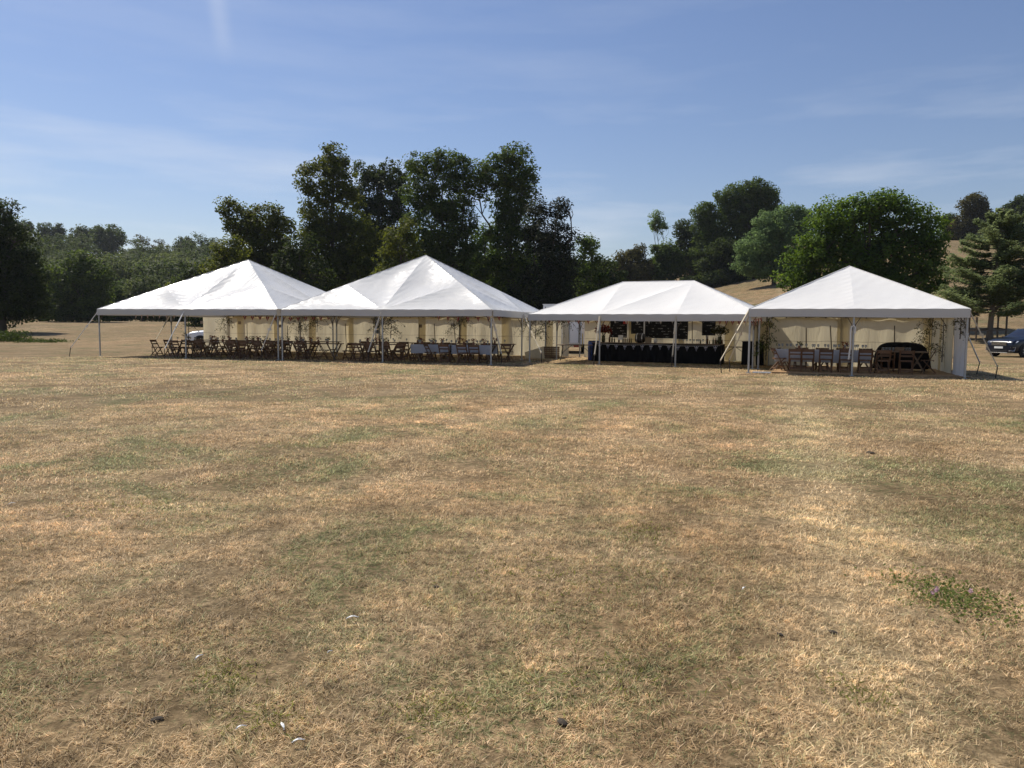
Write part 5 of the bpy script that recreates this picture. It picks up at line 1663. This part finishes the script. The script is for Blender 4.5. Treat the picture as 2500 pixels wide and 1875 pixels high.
# ------------------------------------------------------------------ vehicles
def car(label, loc, rz, paint, L=4.5, W=1.84, H=1.66, wheel_r=0.36, detail=True):
    root = thing('parked_car', label, 'car', loc, rz)
    hw = W / 2
    # stations from nose (x=0) to tail: x, half width, bottom z, belt z, top z, top half width
    S = [(0.00, hw * 0.74, 0.34, 0.62, 0.64, hw * 0.60), (0.04, hw * 0.84, 0.24, 0.80, 0.84, hw * 0.70), (0.16, hw * 0.93, 0.21, 0.90, 0.96, hw * 0.78),
         (0.45, hw * 0.985, 0.21, 0.96, 1.04, hw * 0.80), (0.95, hw, 0.22, 0.99, 1.09, hw * 0.80), (1.25, hw, 0.22, 1.00, 1.12, hw * 0.80),
         (1.55, hw, 0.22, 1.01, 1.30, hw * 0.72), (1.95, hw, 0.22, 1.02, 1.55, hw * 0.68), (2.35, hw, 0.22, 1.03, H, hw * 0.68),
         (3.3, hw, 0.22, 1.04, H - 0.02, hw * 0.66), (3.95, hw * 0.98, 0.22, 1.05, H - 0.10, hw * 0.62), (4.30, hw * 0.94, 0.26, 1.05, 1.30, hw * 0.62), (L, hw * 0.86, 0.40, 0.98, 1.02, hw * 0.6)]
    b = MB()
    rings = []
    for (x, w, z0, zb, zt, tw) in S:
        mid = (z0 + zb) / 2
        half = [(0, z0), (w * 0.86, z0), (w * 0.985, z0 + 0.10), (w, mid), (w * 0.985, zb - 0.07), (w * 0.955, zb), (tw * 1.03, zt - (zt - zb) * 0.14), (tw * 0.9, zt - (zt - zb) * 0.02), (tw * 0.45, zt + 0.012), (0, zt + 0.018)]
        ring = [(x, y, z) for y, z in half] + [(x, -y, z) for y, z in half[-2:0:-1]]
        rings.append(ring)
    n = len(rings[0])
    vs = [p for r_ in rings for p in r_]
    fs = []
    for i in range(len(rings) - 1):
        for k in range(n):
            fs.append((i * n + k, i * n + (k + 1) % n, (i + 1) * n + (k + 1) % n, (i + 1) * n + k))
    fs.append(tuple(range(n - 1, -1, -1)))
    fs.append(tuple(range((len(rings) - 1) * n, len(rings) * n)))
    b.add(vs, fs)
    body = b.build('body', paint, root, smooth=True)
    sd = body.modifiers.new('s', 'SUBSURF'); sd.levels = 2; sd.render_levels = 2
    # glass
    def sheet(name, pts, m, parent=root):
        return MB().add(pts, [tuple(range(len(pts)))]).build(name, m, parent)
    ws = [(1.36, -hw * 0.74, 1.155), (1.36, hw * 0.74, 1.155), (2.17, hw * 0.60, 1.625), (2.17, -hw * 0.60, 1.625)]
    sheet('windscreen', ws, 'car_glass')
    for s in (-1, 1):
        sheet('window', [(1.72, s * hw * 0.985, 1.06), (2.85, s * hw * 0.975, 1.07), (2.85, s * hw * 0.77, 1.52), (2.25, s * hw * 0.77, 1.50)], 'car_glass')
        sheet('window', [(2.93, s * hw * 0.975, 1.07), (3.75, s * hw * 0.96, 1.08), (3.6, s * hw * 0.77, 1.48), (2.93, s * hw * 0.77, 1.52)], 'car_glass')
        m_ = MB(); m_.box((1.72, s * (hw + 0.10), 1.10), (0.16, 0.2, 0.14)); m_.build('mirror', paint, root)
        # wheels, dark arch behind each
        for x in (0.86, 3.55):
            a = MB(); pr = [(wheel_r + 0.055, -0.12), (wheel_r + 0.055, 0.0)]
            q = MB().lathe([(0.0, 0.0), (wheel_r + 0.06, 0.0), (wheel_r + 0.06, 0.02), (0.0, 0.02)], 28)
            Mx = Matrix.Rotation(-s * PI / 2, 3, 'X')
            a.add([Mx @ Vector(p) + Vector((x, s * (hw - 0.008), wheel_r + 0.01)) for p in q.v], q.f)
            a.build('wheel_arch', 'car_black', root)
            w_ = bpy.data.objects.new('wheel', None); col.objects.link(w_); w_.parent = root
            w_.location = (x, s * (hw - 0.04), wheel_r)
            q = MB().lathe([(0.25, -0.11), (wheel_r - 0.02, -0.11), (wheel_r, -0.08), (wheel_r, 0.06), (wheel_r - 0.02, 0.085), (0.255, 0.085), (0.25, 0.06)], 32)
            MB().add([Mx @ Vector(p) for p in q.v], q.f).build('tyre', 'rubber', w_, True)
            rm = MB()
            q = MB().lathe([(0.25, -0.02), (0.262, 0.075), (0.235, 0.075), (0.225, 0.02), (0.0, 0.0)], 32)
            rm.add([Mx @ Vector(p) for p in q.v], q.f, 1)
            for k in range(5):
                for dk in (-0.16, 0.16):
                    t = k * 2 * PI / 5 + dk
                    p0 = Vector((0.04 * math.cos(t), 0.04 * math.sin(t), 0.055)); p1 = Vector((0.24 * math.cos(t + dk * 0.5), 0.24 * math.sin(t + dk * 0.5), 0.07))
                    rm.bar(Mx @ p0, Mx @ p1, 0.026, 0.03, 0)
            rm.build('rim', ['alloy', 'car_black'], w_)
    # nose
    for s in (-1, 1):
        h_ = MB()
        h_.add([(0.05, s * hw * 0.50, 0.80), (0.24, s * hw * 0.93, 0.84), (0.30, s * hw * 0.945, 0.93), (0.05, s * hw * 0.52, 0.90)], [(0, 1, 2, 3)])
        h_.add([(0.02, s * hw * 0.50, 0.80), (0.20, s * hw * 0.965, 0.83), (0.36, s * hw * 0.985, 0.93), (0.06, s * hw * 0.52, 0.905)], [(0, 1, 2, 3)])
        h_.build('headlight', 'lamp_lens', root)
        f_ = MB(); f_.add([(0.0, s * hw * 0.60, 0.36), (0.10, s * hw * 0.93, 0.37), (0.14, s * hw * 0.955, 0.56), (0.03, s * hw * 0.72, 0.55)], [(0, 1, 2, 3)]); f_.build('air_intake', 'car_black', root)
        t_ = MB(); t_.tube([(-0.012, s * hw * 0.62, 0.36), (0.08, s * hw * 0.945, 0.37), (0.13, s * hw * 0.97, 0.57), (0.02, s * hw * 0.72, 0.56)], 0.012, 6); t_.build('trim', 'chrome', root)
    gz = MB()
    gz.box((-0.01, 0, 0.76), (0.04, hw * 1.0, 0.20)); gz.build('grille', 'car_black', root)
    for z in (0.69, 0.745, 0.80, 0.855):
        MB().box((-0.034, 0, z), (0.012, hw * 0.98, 0.016)).build('grille_bar', 'chrome', root)
    e_ = MB(); q = MB().lathe([(0.055, 0), (0.066, 0), (0.066, 0.012), (0.055, 0.012), (0.055, 0)], 20)
    Me = Matrix.Rotation(-PI / 2, 3, 'Y')
    e_.add([Me @ Vector(p) + Vector((-0.04, 0, 0.80)) for p in q.v], q.f)
    e_.bar((-0.046, -0.036, 0.835), (-0.046, 0.0, 0.755), 0.009); e_.bar((-0.046, 0.036, 0.835), (-0.046, 0.0, 0.755), 0.009)
    e_.build('emblem', 'chrome', root)
    MB().box((-0.045, 0, 0.55), (0.014, 0.52, 0.11)).build('number_plate', 'plate_white', root)
    MB().box((-0.005, 0, 0.36), (0.03, hw * 1.05, 0.15)).build('lower_grille', 'car_black', root)
    MB().tube([(0.06, -hw * 0.92, 0.255), (-0.04, -hw * 0.5, 0.25), (-0.055, 0, 0.25), (-0.04, hw * 0.5, 0.25), (0.06, hw * 0.92, 0.255)], 0.014, 6).build('bumper_trim', 'chrome', root)
    return root
# dark car at the right edge: nose towards the left and slightly towards us
p = at(2438, 868, 43.5)
car('dark blue car parked at the right edge of the picture, nose to the left', (p.x, p.y, tz(p.x, p.y)), R(20), 'paint_navy', wheel_r=0.365)
p = at(458, 830, 50.5)
car('white car behind the leftmost marquee, only its bonnet showing left of the canvas', (p.x, p.y, tz(p.x, p.y)), R(18), 'paint_white', L=4.5, H=1.5)

# white box trailer parked behind, seen through the gap left of the bar
tp = at(1372, 850, 44.5); tp.z = tz(tp.x, tp.y)
tl = thing('box_trailer', 'white box trailer parked behind the gap left of the bar, rear doors facing us', 'trailer', tp, R(-14))
MB().box((0, 2.2, 1.68), (2.3, 4.4, 2.3)).build('body', 'paint_white', tl)
for s in (-1, 1):
    d = MB().box((s * 0.56, -0.03, 1.66), (1.08, 0.05, 2.16)).build('door', 'paint_white', tl)
    for x in (s * 0.10, s * 0.42, s * 1.0):
        MB().tube([(x, -0.075, 0.62), (x, -0.075, 2.7)], 0.018, 6).build('lock_bar', 'iron_dark', d)
    MB().box((s * 0.20, -0.085, 1.42), (0.10, 0.05, 0.22)).build('handle', 'plastic_dark', d)
    MB().box((s * 0.85, -0.06, 0.42), (0.3, 0.05, 0.12)).build('rear_light', 'red_lens', tl)
    for y in (1.8, 2.75):
        w_ = MB(); q = MB().lathe([(0, -0.1), (0.30, -0.1), (0.33, -0.07), (0.33, 0.07), (0.30, 0.1), (0.16, 0.1), (0.14, 0.06), (0, 0.06)], 20)
        Mx = Matrix.Rotation(-s * PI / 2, 3, 'X') @ Matrix.Rotation(PI / 2, 3, 'Z')
        Mx = Matrix.Rotation(s * PI / 2, 3, 'Y')
        w_.add([Mx @ Vector(p_) + Vector((s * 0.98, y, 0.33)) for p_ in q.v], q.f)
        w_.build('wheel', 'rubber', tl)
MB().box((0, 0.02, 0.44), (2.3, 0.16, 0.14)).build('bumper', 'alloy', tl)
MB().box((0, 2.2, 0.46), (1.0, 4.2, 0.10)).build('chassis', 'iron_dark', tl)
MB().box((0, 2.2, 2.845), (2.36, 4.46, 0.04)).build('roof', 'paint_white', tl)
MB().box((1.16, 0.3, 0.75), (0.05, 0.05, 0.8)).build('prop_stand', 'yellow_paint', tl)

# ------------------------------------------------------------------ the lawn in front: dry grass blades
def blade_clump(name, n, radius, hmin, hmax, width, lean, m):
    a = rng.uniform(0, 2 * PI, n); r = radius * np.sqrt(rng.uniform(0, 1, n))
    B = np.stack([r * np.cos(a), r * np.sin(a), np.full(n, -0.004)], 1)
    h = rng.uniform(hmin, hmax, n)
    th = rng.uniform(0, 2 * PI, n)
    ln = np.abs(rng.normal(lean, 0.45, n)).clip(0.05, 1.5)
    D = np.stack([np.cos(th) * np.sin(ln), np.sin(th) * np.sin(ln), np.cos(ln)], 1)
    S = np.stack([-np.sin(th), np.cos(th), np.zeros(n)], 1)
    bend = np.stack([np.cos(th), np.sin(th), np.zeros(n)], 1) * (h * rng.uniform(0.1, 0.55, n))[:, None]
    mid = B + D * (h * 0.55)[:, None]
    tip = B + D * (h * 0.95)[:, None] + bend
    tip[:, 2] = np.maximum(tip[:, 2], 0.006)
    w = (width * rng.uniform(0.6, 1.3, n))[:, None]
    V = np.empty((n, 2, 4, 3))
    V[:, 0, 0] = B - S * w; V[:, 0, 1] = B + S * w; V[:, 0, 2] = mid + S * w * 0.8; V[:, 0, 3] = mid - S * w * 0.8
    V[:, 1, 0] = mid - S * w * 0.8; V[:, 1, 1] = mid + S * w * 0.8; V[:, 1, 2] = tip + S * w * 0.15; V[:, 1, 3] = tip - S * w * 0.15
    t = np.repeat(rng.beta(1.6, 1.6, n), 2)
    me = np_quads(name, V.reshape(-1, 3), m, t)
    return bpy.data.objects.new(name, me)

def scatter(name, label, pts, scales, sources, matn):
    me = bpy.data.meshes.new(name)
    me.from_pydata(pts.tolist(), [], [])
    at_ = me.attributes.new('gs', 'FLOAT', 'POINT')
    at_.data.foreach_set('value', np.ascontiguousarray(scales, dtype=np.float32))
    me.materials.append(mat(matn))
    o = link(name, me)
    coll = bpy.data.collections.new(name + '_sources')
    for s in sources:
        coll.objects.link(s)
    ng = bpy.data.node_groups.new(name, 'GeometryNodeTree')
    ng.interface.new_socket('Geometry', in_out='INPUT', socket_type='NodeSocketGeometry')
    ng.interface.new_socket('Geometry', in_out='OUTPUT', socket_type='NodeSocketGeometry')
    N = ng.nodes.new
    gi, go = N('NodeGroupInput'), N('NodeGroupOutput')
    ip = N('GeometryNodeInstanceOnPoints')
    ci = N('GeometryNodeCollectionInfo')
    ci.inputs['Collection'].default_value = coll
    ci.inputs['Separate Children'].default_value = True
    ci.inputs['Reset Children'].default_value = True
    rv = N('FunctionNodeRandomValue'); rv.data_type = 'FLOAT_VECTOR'
    rv.inputs[0].default_value = (-0.05, -0.05, 0); rv.inputs[1].default_value = (0.05, 0.05, 6.283)
    na = N('GeometryNodeInputNamedAttribute'); na.data_type = 'FLOAT'; na.inputs['Name'].default_value = 'gs'
    ip.inputs['Pick Instance'].default_value = True
    L = ng.links.new
    L(gi.outputs[0], ip.inputs['Points'])
    L(ci.outputs[0], ip.inputs['Instance'])
    L(rv.outputs[0], ip.inputs['Rotation'])
    L(na.outputs[0], ip.inputs['Scale'])
    L(ip.outputs[0], go.inputs[0])
    md = o.modifiers.new('scatter', 'NODES')
    md.node_group = ng
    return tag(o, label, 'grass', kind='stuff')

def lawn_points(r0, r1, dens, wide=0.80, extra=2.5):
    ymax = r1
    n = int((2 * (wide * r1 + extra)) * r1 * dens)
    x = rng.uniform(-(wide * r1 + extra), wide * r1 + extra, n)
    y = rng.uniform(0.6, ymax, n)
    d = np.hypot(x, y)
    fade = np.clip((d - r0) / (0.15 * r1), 0, 1) if r0 > 1 else np.ones(n)
    k = (np.abs(x) < wide * y + extra) & (d < r1) & (rng.random(n) < fade)
    x, y = x[k], y[k]
    return np.stack([x, y, terrain(x, y)], 1)
near_src = [blade_clump('blades', 140, 0.11, 0.014, 0.044, 0.0017, 1.15, 'dry_blade') for _ in range(4)]
P = lawn_points(0, 7.5, 85)
scatter('grass', 'dry cropped grass of the lawn nearest the camera', P, rng.uniform(0.7, 1.25, len(P)), near_src, 'dry_blade')
mid_src = [blade_clump('blades', 130, 0.22, 0.02, 0.05, 0.0030, 1.1, 'dry_blade') for _ in range(4)]
P = lawn_points(6.2, 16, 24)
scatter('grass', 'dry cropped grass of the middle of the lawn', P, rng.uniform(0.7, 1.25, len(P)), mid_src, 'dry_blade')
far_src = [blade_clump('blades', 110, 0.42, 0.025, 0.06, 0.0055, 1.05, 'dry_blade') for _ in range(4)]
P = lawn_points(14, 40, 5)
inside = np.zeros(len(P), bool)
for fr, W_, D_ in ((F4, 6.6, 6.4),):
    d = P[:, :2] - np.array([fr.loc.x, fr.loc.y])
    u = d @ np.array([fr.e.x, fr.e.y]); v = d @ np.array([fr.n.x, fr.n.y])
    inside |= (u > 0.3) & (u < W_) & (v > 0.1) & (v < D_)
P = P[~inside]
scatter('grass', 'dry cropped grass of the lawn up to the marquees', P, rng.uniform(0.7, 1.25, len(P)), far_src, 'dry_blade')

# ------------------------------------------------------------------ small things lying on the lawn
def feather(px, py, L_, rz, label):
    p = ground_at(px, py); p.z = tz(p.x, p.y) + 0.015
    L_ *= 0.7
    t = thing('feather', label, 'feather', p, rz, 'white feathers on the lawn')
    m_ = MB()
    m_.grid(lambda s, q: Vector(((s - 0.5) * L_, (q - 0.5) * 0.26 * L_ * math.sin(PI * min(1, 0.12 + s * 0.88)) ** 0.7 + 0.03 * L_ * math.sin(s * 3), 0.012 + 0.14 * L_ * math.sin(PI * s) - 0.05 * L_ * abs(q - 0.5))), 12, 4)
    m_.build('vane', 'feather_white', t, True)
    MB().tube([(-0.62 * L_, 0, 0.005), (0, 0, 0.012 + 0.145 * L_), (0.5 * L_, 0, 0.012)], 0.0022, 4).build('shaft', 'paper', t)
feather(862, 1519, 0.085, 0.1, 'largest white feather on the lawn, left of centre')
feather(487, 1616, 0.055, 1.0, 'small fluffy white feather in the lower left')
feather(590, 1790, 0.05, 0.4, 'white feather at the bottom edge, left of two')
feather(690, 1786, 0.06, 2.1, 'white feather at the bottom edge, right of two')
feather(1816, 1446, 0.05, 0.8, 'white feather right of centre')
feather(730, 1824, 0.06, 0.2, 'white feather lowest of all at the bottom edge')
feather(30, 1237, 0.07, 0.4, 'white feather at the far left edge')
feather(806, 1603, 0.03, 0.2, 'tiny white feather near the largest one')
def clod(px, py, s, label):
    p = ground_at(px, py); p.z = tz(p.x, p.y) + 0.005
    s *= 0.5
    m_ = MB(); m_.lathe([(0.0, 0.0), (s, 0.002), (s * 0.9, s * 0.35), (s * 0.4, s * 0.6), (0, s * 0.62)], 10)
    m_.v = [tuple(Vector(v) * (1 + 0.45 * mnoise.noise(Vector(v) * (2.2 / s) + Vector((px, 0, 0))))) for v in m_.v]
    m_.v = [(x * 1.7, y, z) for x, y, z in m_.v]
    o = m_.build('clod', 'clod_dark', None, True)
    o.location = p; o.rotation_euler = (0, 0, px * 0.1)
    tag(o, label, 'clod', 'dark clods on the lawn')
clod(2125, 1110, 0.07, 'largest dark clod on the right of the lawn')
clod(1372, 1767, 0.035, 'dark clod near the bottom edge, centre')
clod(1378, 1025, 0.05, 'small dark clod right of centre, far out on the lawn')
clod(1066, 1436, 0.03, 'dark clod in the middle of the lawn')
clod(2035, 1547, 0.03, 'dark clod on the right, below the clover')
clod(1905, 1552, 0.025, 'small dark clod left of another, below the clover')
clod(382, 1760, 0.03, 'dark clod in the bottom left')
clod(985, 1420, 0.02, 'tiny dark clod left of the middle one')
def herb_patch(name, label, px, py, rx, ry, n, leaf, m, h=0.05, flowers=0):
    c_ = ground_at(px, py)
    x = rng.normal(size=n) * rx * 0.5 + c_.x; y = rng.normal(size=n) * ry * 0.5 + c_.y
    z = terrain(x, y) + rng.uniform(0.008, h, n)
    t = thing(name, label, 'plant', (c_.x, c_.y, 0))
    off = np.array([c_.x, c_.y, 0])
    link('leaves', np_quads('leaves', leaf_quads(np.stack([x, y, z], 1) - off, leaf, 0.6 if flowers else 0.0, 0.7 if flowers else 0.14), m, rng.uniform(0, 1, n)), t)['kind'] = 'stuff'
    if flowers:
        fx = rng.normal(size=flowers) * rx * 0.35; fy = rng.normal(size=flowers) * ry * 0.35
        for a_, b_ in zip(fx, fy):
            C = np.array([[a_, b_, h * 1.25]]) + rng.normal(size=(14, 3)) * 0.006
            link('flower_head', np_quads('flower_head', leaf_quads(C, 0.014, 0.2), 'leaf_pink', rng.uniform(0, 1, len(C))), t)
herb_patch('clover_patch', 'green clover patch with pink flower heads at the right', 2330, 1462, 0.30, 0.42, 1150, 0.02, 'leaf_clover', 0.035, flowers=4)
for i, (px, py, rx, ry, n, lb) in enumerate([
        (560, 1655, 0.10, 0.10, 160, 'small yellow-green weed tuft in the lower left'),
        (750, 1085, 0.5, 0.5, 420, 'low green weeds left of centre, far out'),
        (2250, 1128, 0.5, 0.35, 420, 'strip of green weeds on the right, far out'),
        (1575, 1300, 0.16, 0.2, 200, 'green weed tuft right of centre'),
        (1360, 1410, 0.5, 0.35, 480, 'broad green weedy patch at the centre of the lawn'),
        (1060, 1740, 0.14, 0.12, 180, 'green weed tuft in the lower middle'),
        (2080, 1690, 0.10, 0.12, 160, 'grassy green tuft in the lower right'),
        (640, 1760, 0.12, 0.1, 140, 'yellow-green sprig near the bottom left feathers'),
        (300, 1240, 0.35, 0.3, 260, 'thin green weeds at the far left of the lawn'),
        (1500, 1640, 0.3, 0.25, 260, 'faint green weeds in the lower centre')]):
    herb_patch('weed_tuft', lb, px, py, rx * 1.7, ry * 1.7, int(n * 0.9), 0.04, 'leaf_weed', 0.022)

print('objects', len(bpy.data.objects), 'tris ~', sum(len(o.data.polygons) * 2 for o in col.objects if o.type == 'MESH' and o.data.users) )
